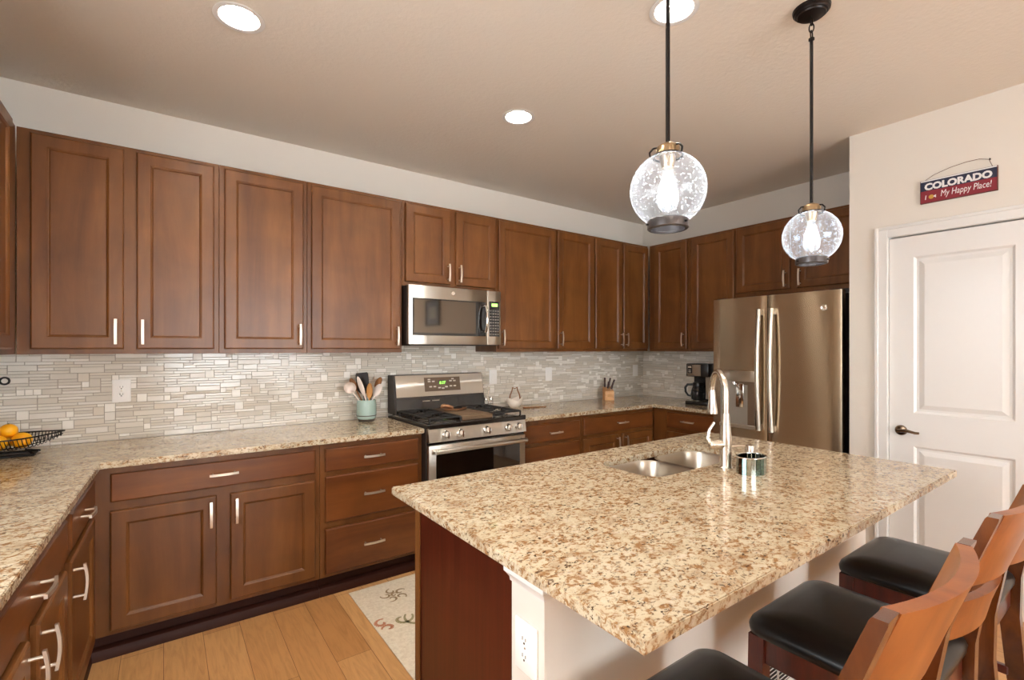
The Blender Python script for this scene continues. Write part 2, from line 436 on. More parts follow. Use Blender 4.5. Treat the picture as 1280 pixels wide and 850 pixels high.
# backsplash mosaic
tile_cols = [((224, 217, 205), .12), ((214, 206, 193), .12), ((232, 226, 217), .12), ((242, 237, 228), .3), ((220, 210, 195), .16)]
M['tiles'] = []
for i, (c, r) in enumerate(tile_cols):
    M['tiles'].append(plain('mosaic_tile_%s' % 'abcde'[i], c, r, 0, .0, .5))
M['grout'] = plain('grout', (170, 160, 146), .8)
def mosaic(name, length, z0, z1, loc, rot, seed):
    rnd = random.Random(seed); u = .0158
    nr = int(round((z1-z0)/u)); uz = (z1-z0)/nr; nc = int(round(length/u)); ux = length/nc
    occ = [[False]*nc for _ in range(nr)]
    b = B(); b.mi = 5; b.quad([(0, 0, z0), (length, 0, z0), (length, 0, z1), (0, 0, z1)])
    for r in range(nr):
        for c in range(nc):
            if occ[r][c]: continue
            run = 0
            while c+run < nc and not occ[r][c+run]: run += 1
            p = rnd.random(); hh = 1
            if p < .055 and run >= 3 and r+3 <= nr: w = 3; hh = 3
            elif p < .12 and run >= 2 and r+2 <= nr: w = 2; hh = 2
            elif p < .30 and run >= 5 and r+2 <= nr: w = min(run, rnd.randint(5, 9)); hh = 2
            else: w = min(run, rnd.randint(3, 11))
            if run-w == 1: w += 1
            if any(occ[r+i][c+j] for i in range(hh) for j in range(w)): hh = 1
            for i in range(hh):
                for j in range(w): occ[r+i][c+j] = True
            g = .0013; e = .0012
            x0, x1, a0, a1 = c*ux+g, (c+w)*ux-g, z0+r*uz+g, z0+(r+hh)*uz-g
            q = rnd.random()
            b.mi = (3 if q < (.7 if w <= 3 else .10) else rnd.choice((0, 0, 1, 1, 2, 4)))
            tl = [rnd.uniform(-.00025, .00025) for _ in range(4)]
            b.loft([[(x0, 0, a0), (x1, 0, a0), (x1, 0, a1), (x0, 0, a1)],
                    [(x0, -.003, a0), (x1, -.003, a0), (x1, -.003, a1), (x0, -.003, a1)],
                    [(x0+e, -.004+tl[0], a0+e), (x1-e, -.004+tl[1], a0+e), (x1-e, -.004+tl[1]+tl[2], a1-e), (x0+e, -.004+tl[0]+tl[2], a1-e)]], cap0=False)
    o = b.build(name, M['tiles']+[M['grout']], smooth=False, normals=False)
    o.location = loc; o.rotation_euler = (0, 0, rot); return tag(o, kind='structure')
ZT = .916; ZU = 1.40
mosaic('trim_2', XR-XL, ZT, 1.47, (XL, YB-.001, 0), 0, 3)
mosaic('trim_3', YB-.006-1.9, ZT, ZU, (XR-.001, YB-.006, 0), -PI/2, 5)
mosaic('trim_4', YB-.006-1.7, ZT, ZU, (XL+.001, 1.7, 0), PI/2, 9)

# ------------------------------------------------------------------ cabinets
DT = .021
def shaker(x0, x1, z0, z1, rail=.058, slab=False):
    b = B(); t = DT
    def rc(i, y): return [(x0+i, y, z0+i), (x1-i, y, z0+i), (x1-i, y, z1-i), (x0+i, y, z1-i)]
    lp = [rc(0, -.001), rc(0, -t+.007), rc(.003, -t+.002), rc(.007, -t)]
    if not slab: lp += [rc(rail, -t), rc(rail+.004, -t+.003), rc(rail+.007, -t+.004), rc(rail+.012, -t+.011)]
    b.loft(lp, True, True); return b
def pull(xc, zc, vertical, L=.128):
    b = B(); h = L/2; pts = []
    for i in range(13):
        s = -h+L*i/12; y = -DT-.030-.007*math.cos(PI*s/L)
        pts.append((xc, y, zc+s) if vertical else (xc+s, y, zc))
    # flat bowed bar with two posts
    lp = []
    for p in pts:
        w, tk = .006, .004
        if vertical: lp.append([(p[0]-w, p[1]-tk, p[2]), (p[0]+w, p[1]-tk, p[2]), (p[0]+w, p[1]+tk, p[2]), (p[0]-w, p[1]+tk, p[2])])
        else: lp.append([(p[0], p[1]-tk, p[2]-w), (p[0], p[1]-tk, p[2]+w), (p[0], p[1]+tk, p[2]+w), (p[0], p[1]+tk, p[2]-w)])
    b.loft(lp)
    for s in (-.048, .048):
        a = (xc, -DT, zc+s) if vertical else (xc+s, -DT, zc)
        c = (a[0], -DT-.034, a[2]); b.tube([a, c], .0048, 8)
    return b
def cabinet(name, label, cat, group, origin, rot, w, z0, z1, depth, fronts, toe=False, filler=0.0):
    t = thing(name, label, cat, origin, rot, group)
    b = B()
    b.box(.0008, w-.0008, 0, depth, z0, z1, .0012)
    b.build('body', M['wood'], t)
    if toe:
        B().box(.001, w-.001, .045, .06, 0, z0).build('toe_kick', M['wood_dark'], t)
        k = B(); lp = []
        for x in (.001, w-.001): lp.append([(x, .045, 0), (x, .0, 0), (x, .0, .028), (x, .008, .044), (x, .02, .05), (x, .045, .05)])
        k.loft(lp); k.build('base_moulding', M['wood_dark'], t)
    for f in fronts:
        kind, x0, x1, a0, a1 = f[:5]; hd = f[5] if len(f) > 5 else None
        if kind == 'door': d = shaker(x0, x1, a0, a1).build('door', M['wood'], t, smooth=False)
        else: d = shaker(x0, x1, a0, a1, slab=True).build('drawer', M['wood_h'], t, smooth=False)
        if hd: pull(hd[1], hd[2], hd[0] == 'v').build('handle', M['pull'], d)
    return t
UZ0, UZ1 = 1.402, 2.472; UD0, UD1 = 1.427, 2.452; UF = YB-.319; HZ = 1.515
GU = 'wall cabinets along the back wall'
def upper(label, x0, x1, doors, z0=UZ0):
    fr = [('door', a-x0, c-x0, (UD0 if z0 == UZ0 else z0+.03), UD1, ('v', (h-x0), (HZ if z0 == UZ0 else z0+.115))) for (a, c, h) in doors]
    return cabinet('wall_cabinet', label, 'wall cabinet', GU, (x0, UF, 0), 0, x1-x0, z0, UZ1, .316, fr)
upper('brown wooden double wall cabinet over the tile wall, nearest the left corner', -.56, .255, [(-.511, -.166, -.197), (-.114, .23, -.088)])
upper('brown single door wall cabinet, third tall door from the left corner', .255, .726, [(.28, .702, .677)])
upper('wide single door wall cabinet left of the microwave', .726, 1.352, [(.75, 1.335, 1.306)])
upper('short two door wall cabinet directly above the microwave', 1.352, 2.148, [(1.375, 1.729, 1.703), (1.775, 2.133, 1.80)], 1.872)
upper('wide single door wall cabinet right of the microwave', 2.148, 2.772, [(2.164, 2.76, 2.192)])
upper('narrower single door wall cabinet over the two light switches', 2.772, 3.241, [(2.784, 3.232, 2.812)])
upper('two narrow doors wall cabinet over the knife block, in the far corner', 3.241, 4.018, [(3.25, 3.618, 3.592), (3.635, 4.003, 3.662)])
XU = 4.02
def upper_r(label, y1, y0, doors, z0=UZ0):
    fr = [('door', y1-a, y1-c, (UD0 if z0 == UZ0 else z0+.033), UD1, (('v', y1-h, (HZ if z0 == UZ0 else z0+.115)) if h else None)) for (a, c, h) in doors]
    return cabinet('wall_cabinet', label, 'wall cabinet', 'wall cabinets along the fridge wall', (XU, y1, 0), -PI/2, y1-y0, z0, UZ1, XR-XU-.002, fr)
upper_r('single door wall cabinet above the coffee maker, beside the far corner', 3.168, 2.70, [(3.10, 2.727, 2.757)])
upper_r('single door wall cabinet partly hidden by the fridge on its right', 2.70, 2.252, [(2.676, 2.262, 2.29)])
upper_r('short two door wall cabinet above the stainless fridge', 2.252, 1.268, [(2.241, 1.80, 1.832), (1.75, 1.30, 1.722)], 1.868)
# left wall uppers: only the far edge shows
cabinet('wall_cabinet', 'wall cabinet cut off by the left photo edge, at right angles to the back wall', 'wall cabinet', None,
        (-.5625, 2.1, 0), PI/2, 3.188-2.1, UZ0, UZ1, -.5625-XL-.003, [('door', .03, .93, UD0, UD1, ('v', .06, HZ))])

# base cabinets
BF = 2.886; BZ0, BZ1 = .108, .884
DR = (.722, .852); DO = (.131, .681)
GB = 'base cabinets under the granite counters'
def base(label, x0, x1, fronts, depth=.62):
    fr = [(k, a-x0, c-x0, z0, z1, (hd[0], hd[1]-x0, hd[2]) if hd else None) for (k, a, c, z0, z1, hd) in fronts]
    return cabinet('base_cabinet', label, 'base cabinet', GB, (x0, BF, 0), 0, x1-x0, BZ0, BZ1, depth, fr, toe=True)
base('base cabinet with one wide drawer over two doors, beside the left corner', -.268, .724,
     [('drawer', -.198, .698, *DR, ('h', .25, .792)), ('door', -.2, .22, *DO, ('v', .193, .595)), ('door', .279, .698, *DO, ('v', .306, .595))])
base('base cabinet of three stacked drawers left of the gas range', .724, 1.36,
     [('drawer', .752, 1.33, .719, .853, ('h', 1.03, .785)), ('drawer', .752, 1.33, .429, .692, ('h', 1.03, .565)), ('drawer', .752, 1.33, .129, .39, ('h', 1.03, .265))])
base('base cabinet with stacked drawers just right of the gas range', 2.152, 2.78,
     [('drawer', 2.175, 2.756, .705, .843, ('h', 2.48, .775)), ('drawer', 2.175, 2.756, .42, .68, ('h', 2.48, .55)), ('drawer', 2.175, 2.756, .129, .39, ('h', 2.48, .265))])
base('base cabinet with a wide drawer over two doors, in the far right corner', 2.78, 3.71,
     [('drawer', 2.803, 3.688, .712, .852, ('h', 3.25, .785)), ('door', 2.803, 3.223, *DO, ('v', 3.195, .60)), ('door', 3.271, 3.68, *DO, ('v', 3.30, .60))])
XB = 3.712
cabinet('base_cabinet', 'base cabinet under the coffee maker, between corner and fridge', 'base cabinet', GB, (XB, 2.884, 0), -PI/2, 2.884-2.2, BZ0, BZ1, XR-XB-.003,
        [('drawer', .16, .64, .718, .855, ('h', .39, .79)), ('door', .16, .64, *DO, ('v', .60, .60))], toe=True)
YE = 2.842
def base_l(label, y0, y1, fronts):
    fr = [(k, a-y0, c-y0, z0, z1, (hd[0], hd[1]-y0, hd[2])) for (k, a, c, z0, z1, hd) in fronts]
    return cabinet('base_cabinet', label, 'base cabinet', GB, (-.264-(YE-y0)*.0293, y0, 0), PI/2-.0293, y1-y0, BZ0, BZ1, .54, fr, toe=True)
base_l('narrow left run base cabinet, one drawer over one door, next to the corner', 2.235, 2.884,
       [('drawer', 2.27, 2.80, *DR, ('h', 2.49, .79)), ('door', 2.27, 2.80, *DO, ('v', 2.30, .595))])
base_l('wide left run base cabinet, one drawer over two doors, at the photo edge', 1.37, 2.235,
       [('drawer', 1.40, 2.20, *DR, ('h', 1.775, .79)), ('door', 1.815, 2.20, *DO, ('v', 1.842, .595)), ('door', 1.40, 1.728, *DO, ('v', 1.70, .595))])

base_l('left run base cabinet nearest the camera, mostly outside the photo', 1.0, 1.37,
       [('drawer', 1.03, 1.34, *DR, ('h', 1.185, .79)), ('door', 1.03, 1.34, *DO, ('v', 1.06, .595))])

# countertops
CT0, CT1 = .885, .915
def slab(outline, holes=()):
    b = B(); b.poly(outline, CT0, CT1, holes)
    es = [e for e in b.bm.edges if len(e.link_faces) == 2 and abs(e.link_faces[0].normal.dot(e.link_faces[1].normal)) < .5 and abs(e.verts[0].co.z-e.verts[1].co.z) < 1e-6]
    return b
def finish_slab(b, name, label):
    bmesh.ops.recalc_face_normals(b.bm, faces=b.bm.faces[:]); b.bm.normal_update()
    es = [e for e in b.bm.edges if len(e.link_faces) == 2 and e.calc_face_angle() > .9 and abs(e.verts[0].co.z-e.verts[1].co.z) < 1e-6]
    bmesh.ops.bevel(b.bm, geom=es, offset=.003, segments=2, affect='EDGES')
    o = b.build(name, M['granite']); return tag(o, label, 'countertop', 'granite countertops')
finish_slab(slab([(XL+.006, 1.0), (-.285, 1.0), (-.231, YE), (1.358, YE), (1.358, YB-.006), (XL+.006, YB-.006)]), 'countertop', 'speckled granite L shaped counter carrying the fruit basket, left of the range')
finish_slab(slab([(2.154, YB-.006), (2.154, YE), (3.672, YE), (3.672, 2.19), (XR-.006, 2.19), (XR-.006, YB-.006)]), 'countertop', 'speckled granite counter in the far right corner carrying the knife block and coffee maker')

# ------------------------------------------------------------------ kitchen island
IX0, IX1, IY0, IY1 = .688, 2.722, .553, 1.717
isl = thing('kitchen_island', 'kitchen island base with cherry end panel and white stool side wall', 'island', (1.7, 1.2, 0))
def loc_(b, o):
    for v in b.bm.verts: v.co -= Vector(o.location)
    return b
b = B().box(.722, .745, .998, 1.566, 0, .884).box(2.66, 2.682, .998, 1.566, 0, .884).box(.745, 2.66, 1.562, 1.574, .1, .884).box(.745, 2.66, 1.48, 1.50, 0, .1)
loc_(b, isl).build('cabinet_body', M['cherry'], isl)
loc_(B().box(.716, .722, 1.54, 1.568, 0, .884, .0015).box(.716, .745, 1.568, 1.574, 0, .884, .0015), isl).build('corner_moulding', M['cherry_edge'] if 'cherry_edge' in M else M['wood'], isl)
for (a, c) in ((.76, 1.35), (1.37, 1.93), (1.95, 2.65)):
    d = B(); x0, x1, z0, z1 = a, c, .13, .68
    d.box(x0, x1, 1.575, 1.593, z0, z1, .003); loc_(d, isl).build('door', M['wood'], isl)
    d = B().box(x0, x1, 1.575, 1.593, .71, .85, .003); loc_(d, isl).build('drawer', M['wood_h'], isl)
loc_(B().box(.72, 2.684, .868, .9975, 0, .884), isl).build('stool_side_wall', M['wall_island'] if 'wall_island' in M else M['wall'], isl)
def crown(b, pts):
    pr = [(0, .842), (.006, .842), (.008, .852), (.02, .866), (.026, .872), (.026, .884), (0, .884)]
    b.loft([[(p[0]+o*p[2], p[1]+o*p[3], z) for o, z in pr] for p in pts])
b = B(); crown(b, [(.72, .9975, -1, 0), (.72, .868, -1, -1), (2.684, .868, 1, -1), (2.684, .9975, 1, 0)])
loc_(b, isl).build('crown_moulding', M['white'], isl)
b = B().box(.71, .72, .86, .9975, 0, .09, .003).box(.72, 2.684, .858, .868, 0, .09, .003); loc_(b, isl).build('baseboard', M['white'], isl)
SX0, SX1, SY0, SY1 = 1.575, 2.300, 1.215, 1.54
hole = rrect(SX0, SX1, SY0, SY1, .085, 7)
t = finish_slab(slab([(IX0, IY0), (IX1, IY0), (IX1, IY1), (IX0, IY1)], [hole]), 'countertop', 'large speckled granite island top with the sink cut into it')

# sink
sk = thing('kitchen_sink', 'double bowl undermount stainless sink in the island top', 'sink', (1.94, 1.38, .7))
def bowl(x0, x1, y0, y1, z1, depth, r):
    b = B(); lp = []
    for i, (ins, z, rr) in enumerate([(-.010, z1, r+.010), (0, z1, r), (.004, z1-.012, r), (.010, z1-depth*.8, r), (.02, z1-depth*.94, r-.01), (.045, z1-depth, r-.02)]):
        lp.append([(x, y, z) for x, y in rrect(x0+ins, x1-ins, y0+ins, y1-ins, max(rr, .02), 7)])
    b.loft(lp, False, True); return b
mx = 1.945
for (a, c) in ((SX0-.004, mx-.012), (mx+.012, SX1+.004)):
    o = loc_(bowl(a, c, SY0-.004, SY1+.004, .8845, .19, .085), sk).build('bowl', M['steel_sink'], sk, normals=False)
    loc_(B().lathe([(.0, 0), (.03, 0), (.042, .002), (.045, .006)], ((a+c)/2, (SY0+SY1)/2+.03, .692), 24, cap=False), sk).build('drain', M['chrome'], sk)
loc_(B().box(mx-.013, mx+.013, SY0+.005, SY1-.005, .868, .878, .004, 2), sk).build('divider', M['steel_sink'], sk)

# faucet
FX, FY = 1.962, 1.146
fa = thing('kitchen_faucet', 'brushed nickel gooseneck faucet with pull down spray head', 'faucet', (FX, FY, .915))
B().lathe([(.030, 0), (.030, .004), (.027, .008), (.0255, .012), (.0255, .10), (.026, .115), (.024, .14), (.019, .20), (.0165, .235)], n=28).build('base', M['nickel_f'] if 'nickel_f' in M else M['nickel'], fa)
dx, dy = .66, .75; R = .092
pts = [(0, 0, .225), (0, 0, .318)]
for i in range(1, 15):
    a = PI - PI*1.03*i/14; pts.append((dx*(R+R*math.cos(a)), dy*(R+R*math.cos(a)), .318+R*math.sin(a)))
e = Vector(pts[-1])
B().tube(pts, .0135, 14).build('spout', M['nickel'], fa)
dn = Vector((-dx*.07, -dy*.07, -1)).normalized()
B().lathe([(.0138, 0), (.0155, .012), (.016, .04), (.021, .085), (.0235, .105), (.0225, .113), (.0, .113)], e-dn*.012, 22, axis=dn).build('spray_head', M['nickel'], fa)
b = B(); b.tube([(0, 0, .105), (-.024, .017, .100), (-.044, .032, .100)], [.022, .023, .019], 16)
b.ball((-.044, .032, .100), .0195)
b.build('handle_hub', M['nickel'], fa)
B().tube([(-.052, .038, .105), (-.062, .045, .130), (-.056, .041, .165), (-.038, .030, .196)], [.010, .0085, .007, .0065], 10).build('lever', M['nickel'], fa)
# soap dispenser
sd = thing('soap_dispenser', 'short steel soap dispenser with thin spout, behind the mirrored sponge holder', 'soap dispenser', (2.19, 1.16, .915))
B().lathe([(.025, 0), (.025, .004), (.021, .007), (.021, .066), (.019, .07), (0, .07)]).build('body', M['nickel'], sd)
B().tube([(0, 0, .062), (-.03, .035, .064), (-.055, .06, .060)], .0045, 8).build('spout', M['nickel'], sd)
# mirrored octagonal sponge holder
M['mirror'] = plain('mirror_strips', (176, 184, 176), .12, 1.0)
M['mirror_teal'] = plain('mirror_strips_teal', (120, 150, 146), .08, 1.0)
M['mirror_brown'] = plain('mirror_strips_brown', (92, 70, 56), .1, 1.0)
sh = thing('sponge_holder', 'small mirrored glass strip holder on the island beside the faucet', 'sponge holder', (1.98, 1.043, .915))
b = B(); n = 20; rx, ry, hh = .072, .052, .068; rnd = random.Random(4)
for k in range(n):
    a0, a1 = 2*PI*(k+.06)/n, 2*PI*(k+.94)/n
    P = [(rx*math.cos(a), ry*math.sin(a)) for a in (a0, a1)]; Q = [(x*.9, y*.88) for x, y in P]
    b.mi = rnd.choice((0, 0, 1, 2))
    b.loft([[(*P[0], z), (*P[1], z), (*Q[1], z), (*Q[0], z)] for z in (0, hh)])
b.build('strip_wall', [M['mirror'], M['mirror_teal'], M['mirror_brown']], sh, smooth=False)
b = B(); b.loft([[(rx*f*math.cos(2*PI*k/n), ry*f*math.sin(2*PI*k/n), z) for k in range(n)] for f, z in ((.9, .0), (.9, .004))]); b.build('base', M['chrome'], sh)
b = B(); lp = [(rx*1.0*math.cos(2*PI*k/n), ry*1.0*math.sin(2*PI*k/n), hh) for k in range(n)]; b.tube(lp, .003, 6, closed=True); b.build('rim', M['chrome'], sh)

# outlet on the island end, and on the walls
def outlet(name, label, group, loc, rot, kind, w=.076, h=.122):
    t = thing(name, label, 'outlet' if kind == 'outlet' else 'light switch', loc, rot, group)
    B().box(-w/2, w/2, -.007, 0, -h/2, h/2, .003, 2).build('cover_plate', M['white_plastic'], t)
    if kind == 'outlet':
        for s in (-1, 1):
            b = B(); c = s*.0205
            lp = []
            for (f, y) in ((1, -.0065), (1, -.0085), (.93, -.0095)):
                lp.append([(max(-.0165, min(.0165, .0185*math.cos(2*PI*k/24)))*f, y, c+max(-.0135, min(.0135, .0185*math.sin(2*PI*k/24)))*f) for k in range(24)])
            b.loft(lp); o = b.build('socket', M['white_plastic'], t)
            b = B().box(-.0075, -.0052, -.0101, -.0085, c-.001, c+.0075).box(.0048, .0070, -.0101, -.0085, c-.001, c+.0065).lathe([(.0028, 0), (.0028, .0016)], (0, -.0101, c-.0075), 10, axis=(0, 1, 0))
            b.build('slots', M['black_enamel'], o)
        B().lathe([(.0025, 0), (.0025, .001)], (0, -.0078, 0), 10, axis=(0, 1, 0)).build('screw', M['nickel'], t)
    else:
        B().box(-.0165, .0165, -.0105, -.0065, -.033, .033, .0015).build('rocker', M['white_plastic'], t)
        B().box(-.0155, .0155, -.0120, -.0100, 0, .031, .001).build('rocker_tilt', M['white_plastic'], t)
    return t
outlet('wall_outlet', 'white two socket outlet on the island end beside the cherry panel', None, (.7195, .933, .70), -PI/2, 'outlet', .085, .125)
outlet('wall_outlet', 'white two socket outlet on the tiles under the left wall cabinets', None, (-.193, YB-.0045, 1.19), 0, 'outlet', .084, .127)
GS = 'white switch plates on the back wall tiles'
outlet('light_switch', 'white switch plate on the tiles just right of the range', GS, (2.325, YB-.0045, 1.182), 0, 'switch', .08, .125)
outlet('light_switch', 'white switch plate between range and knife block', GS, (2.958, YB-.0045, 1.187), 0, 'switch', .08, .128)
outlet('light_switch', 'white switch plate nearest the far right corner', GS, (4.20, YB-.0045, 1.188), 0, 'switch', .08, .125)

# white floor level vent grille on the stool side of the island
vg = thing('vent_grille', 'white louvred air vent seen low between the stools', 'vent', (1.88, .868, .268))
B().box(-.16, .16, -.006, 0, -.10, -.085, .002).box(-.16, .16, -.006, 0, .085, .10, .002).box(-.16, -.145, -.006, 0, -.085, .085, .002).box(.145, .16, -.006, 0, -.085, .085, .002).build('frame', M['white_plastic'], vg)
for x in (-.05, .05): B().box(x-.003, x+.003, -.006, 0, -.085, .085).build('mullion', M['white_plastic'], vg)
b = B()
for k in range(11):
    z = -.078+k*.0155; b.box(-.145, .145, -.0035, -.0015, z-.005, z+.005, rot=((0, -.0025, z), Matrix.Rotation(.5, 3, 'X')))
b.build('louvres', M['white_plastic'], vg)
B().box(-.15, .15, -.0006, 0, -.09, .09).build('duct_shadow_plate', M['dark_side'], vg)

# ------------------------------------------------------------------ gas range
RX0, RX1 = 1.366, 2.146
rg = thing('gas_range', 'stainless gas range with black cooktop between the counters', 'range', (1.756, 3.1, 0))
def rb(b, name, mat, p=None, **kw): return loc_(b, rg).build(name, mat, p or rg, **kw)
rb(B().box(RX0, RX1, 2.835, 3.485, .02, .925, .003), 'body', M['dark_side'])
rb(B().box(RX0-.002, RX1+.002, 2.802, 3.40, .925, .944, .004, 2).box(RX0+.004, RX1-.004, 2.792, 2.812, .912, .940, .003), 'cooktop', M['black_enamel'])
# control panel slanting back
b = B(); b.loft([[(x, 2.792, .826), (x, 2.835, .826), (x, 2.835, .912), (x, 2.806, .912)] for x in (RX0+.002, RX1-.002)]); rb(b, 'control_panel', M['steel'])
nrm = Vector((0, -.987, .161))
for i, x in enumerate((1.49, 1.598, 1.805, 1.985, 2.075)):
    k = B(); c = Vector((x, 2.798, .869))
    k.lathe([(.027, 0), (.027, .004), (.0245, .006), (.0225, .026), (.020, .030), (0, .031)], c, 20, axis=nrm)
    o = rb(k, 'knob', M['chrome'])
    g = B().box(x-.005, x+.005, 2.755, 2.772, .848, .892, .002); rb(g, 'grip', M['chrome'], o)
# oven door
od = rb(B().box(RX0+.004, RX1-.004, 2.800, 2.834, .20, .806, .006, 2), 'oven_door', M['steel'])
rb(B().box(RX0+.055, RX1-.055, 2.7975, 2.801, .27, .765, .001), 'window', M['black_glass'], od)
b = B(); pts = []
for i in range(17):
    s = i/16; x = RX0+.03+(RX1-RX0-.06)*s; pts.append((x, 2.748-.012*math.sin(PI*s), .772+.004*math.sin(PI*s)))
b.tube([(p[0], p[1], p[2]) for p in pts], .0155, 12)
for x in (RX0+.045, RX1-.045): b.tube([(x, 2.80, .772), (x, 2.752, .772)], .011, 10)
rb(b, 'handle', M['steel'], od)
rb(B().box(RX0+.004, RX1-.004, 2.802, 2.834, .03, .19, .006, 2), 'warming_drawer', M['steel'])
rb(B().box(RX0+.01, RX1-.01, 2.815, 2.836, .808, .825), 'vent_gap', M['black_enamel'])
# backguard
b = B(); b.loft([[(x, 3.345, .944), (x, 3.49, .944), (x, 3.49, 1.228), (x, 3.40, 1.228)] for x in (RX0+.002, RX1-.002)]); rb(b, 'backguard', M['dark_side'])
b = B(); y_ = lambda z: 3.345+(z-.944)*.055/.284
b.loft([[(x, y_(1.066)-.006, 1.066), (x, y_(1.066), 1.066), (x, y_(1.226), 1.226), (x, y_(1.226)-.006, 1.226)] for x in (RX0+.02, RX1-.008)]); rb(b, 'steel_fascia', M['steel'])
b = B(); b.loft([[(x, y_(.95)-.004, .95), (x, y_(.95), .95), (x, y_(1.052), 1.052), (x, y_(1.052)-.004, 1.052)] for x in (RX0+.014, RX1-.008)]); rb(b, 'vent_fascia', M['black_enamel'])
b = B()
for x in (1.62, 1.70): b.box(x-.03, x+.03, y_(1.03)-.007, y_(1.03)-.002, 1.027, 1.034)
rb(b, 'vent_slots', M['steel'])
b = B(); dpx0, dpx1 = 1.615, 1.925
b.loft([[(x, y_(1.10)-.009, 1.10), (x, y_(1.10)-.005, 1.10), (x, y_(1.205)-.005, 1.205), (x, y_(1.205)-.009, 1.205)] for x in (dpx0, dpx1)])
dp = rb(b, 'display_panel', M['display_plate'])
tz = 1.163; b = B().box(1.735, 1.80, y_(tz)-.0105, y_(tz)-.009, 1.146, 1.181); rb(b, 'screen', M['black_glass'], dp)
o = text('8:27', .03, M['green_led'], dp, 'digits', .0004, 0, 0, (1.7675-1.756, y_(tz)-.0112-3.1, tz), .05, .022)
for (x, z) in [(1.655, 1.175), (1.69, 1.175), (1.665, 1.135), (1.70, 1.135), (1.74, 1.125), (1.77, 1.12), (1.80, 1.13), (1.84, 1.175), (1.875, 1.175), (1.84, 1.135), (1.875, 1.135), (1.655, 1.19), (1.86, 1.19)]:
    rb(B().box(x-.011, x+.011, y_(z)-.0102, y_(z)-.008, z-.005, z+.005), 'button', M['button'], dp)
# grates, burners, griddle
def grate(x0, x1):
    b = B(); y0, y1, z = 2.835, 3.32, .972
    for x in (x0, x1): b.tube([(x, y0, z), (x, y1, z)], .0065, 6)
    for y in (y0, (y0+y1)/2, y1): b.tube([(x0, y, z), (x1, y, z)], .0065, 6)
    for cy in ((y0*.75+y1*.25), (y0*.25+y1*.75)):
        cx = (x0+x1)/2
        for a in range(4):
            an = a*PI/2+PI/4; ex = cx+.5*(x1-x0)*(1 if math.cos(an) > 0 else -1); ey = cy+.24*(y1-y0)*(1 if math.sin(an) > 0 else -1)
            b.tube([(ex, ey, z), (cx+.035*math.cos(an), cy+.035*math.sin(an), z+.004)], .0055, 6)
        b.tube([(x0, cy, z), (cx-.04, cy, z+.003)], .0055, 6); b.tube([(cx+.04, cy, z+.003), (x1, cy, z)], .0055, 6)
        b.tube([(cx, cy-.115, z), (cx, cy-.04, z+.003)], .0055, 6); b.tube([(cx, cy+.04, z+.003), (cx, cy+.115, z)], .0055, 6)
    for x in (x0, x1):
        for y in (y0, (y0+y1)/2, y1): b.tube([(x, y, .944), (x, y, z)], .007, 6)
    return b
for (a, c) in ((1.39, 1.62), (1.89, 2.122)):
    rb(grate(a, c), 'grate', M['cast_iron'])
    for cy in (2.956, 3.199):
        rb(B().lathe([(.05, 0), (.05, .006), (.038, .010), (.034, .018), (.030, .021), (0, .022)], ((a+c)/2, cy, .944), 20), 'burner', M['cast_iron'])
rb(B().box(1.632, 1.878, 2.87, 3.31, .962, .974, .004, 2).box(1.632, 1.878, 2.832, 2.865, .944, .972, .004).box(1.64, 1.87, 3.28, 3.30, .944, .962), 'griddle', [M['griddle']])
# spoon rest on the griddle
sr = thing('spoon_rest', 'small copper toned leaf shaped spoon rest on the range griddle', 'spoon rest', (1.745, 3.13, .974))
M['copper'] = plain('copper_tone', (176, 132, 98), .3, .7)
b = B(); lp = []
for (f, z) in ((.75, 0), (.95, .006), (1.0, .016), (.92, .015), (.7, .006)):
    lp.append([((.085*math.cos(a)+(.012*math.cos(3*a)))*f, .045*math.sin(a)*f, z) for a in [2*PI*k/24 for k in range(24)]])
b.loft(lp); b.build('dish', M['copper'], sr)
b = B().tube([(-.02, .0, .022), (-.06, .012, .034), (-.09, .02, .036), (-.11, .016, .026)], [.009, .014, .012, .008], 8).ball((-.085, .018, .035), .02, 10, 8, (1.3, .9, .8)); b.build('grip', M['copper'], sr)
B().ball((.02, 0, .018), .03, 14, 8, (1.3, .8, .35)).build('spoon_bowl', M['bronze'], sr)

# ------------------------------------------------------------------ microwave
mw = thing('microwave', 'stainless over the range microwave mounted under the short cabinet', 'microwave', (1.747, 3.3, 1.457))
def mb(b, name, mat, p=None, **kw): return loc_(b, mw).build(name, mat, p or mw, **kw)
MX0, MX1, MZ0, MZ1, MY = 1.362, 2.132, 1.458, 1.871, 3.10
mb(B().box(MX0, MX1, MY+.03, YB-.008, MZ0, MZ1-.001, .003), 'body', M['dark_side'])
dr = mb(B().box(MX0, 2.006, MY, MY+.03, MZ0, MZ1, .004, 2), 'door', M['steel'])
mb(B().box(1.392, 1.992, MY-.0025, MY+.001, 1.522, 1.782, .001), 'window', M['black_glass'], dr)
mb(B().box(1.402, 1.90, MY-.004, MY-.002, 1.54, 1.772), 'window_pane', M['reflective_glass'], dr)
b = B(); b.tube([(1.972, MY, 1.555), (1.972, MY-.035, 1.56), (1.972, MY-.05, 1.60), (1.972, MY-.054, 1.65), (1.972, MY-.05, 1.70), (1.972, MY-.035, 1.745), (1.972, MY, 1.75)], .011, 12)
mb(b, 'handle', M['chrome'], dr)
cp = mb(B().box(2.0065, MX1, MY, MY+.03, MZ0, MZ1, .004, 2), 'control_strip', M['steel'])
mb(B().box(2.022, 2.118, MY-.002, MY+.001, 1.522, 1.79, .001), 'keypad', M['black_enamel'], cp)
mb(B().box(2.045, 2.098, MY-.003, MY-.0015, 1.752, 1.775), 'screen', M['green_led'], cp)
b = B()
for r in range(9):
    for c in range(4):
        x = 2.036+c*.0226; z = 1.538+r*.0225; b.box(x-.007, x+.007, MY-.003, MY-.0015, z-.0045, z+.0045)
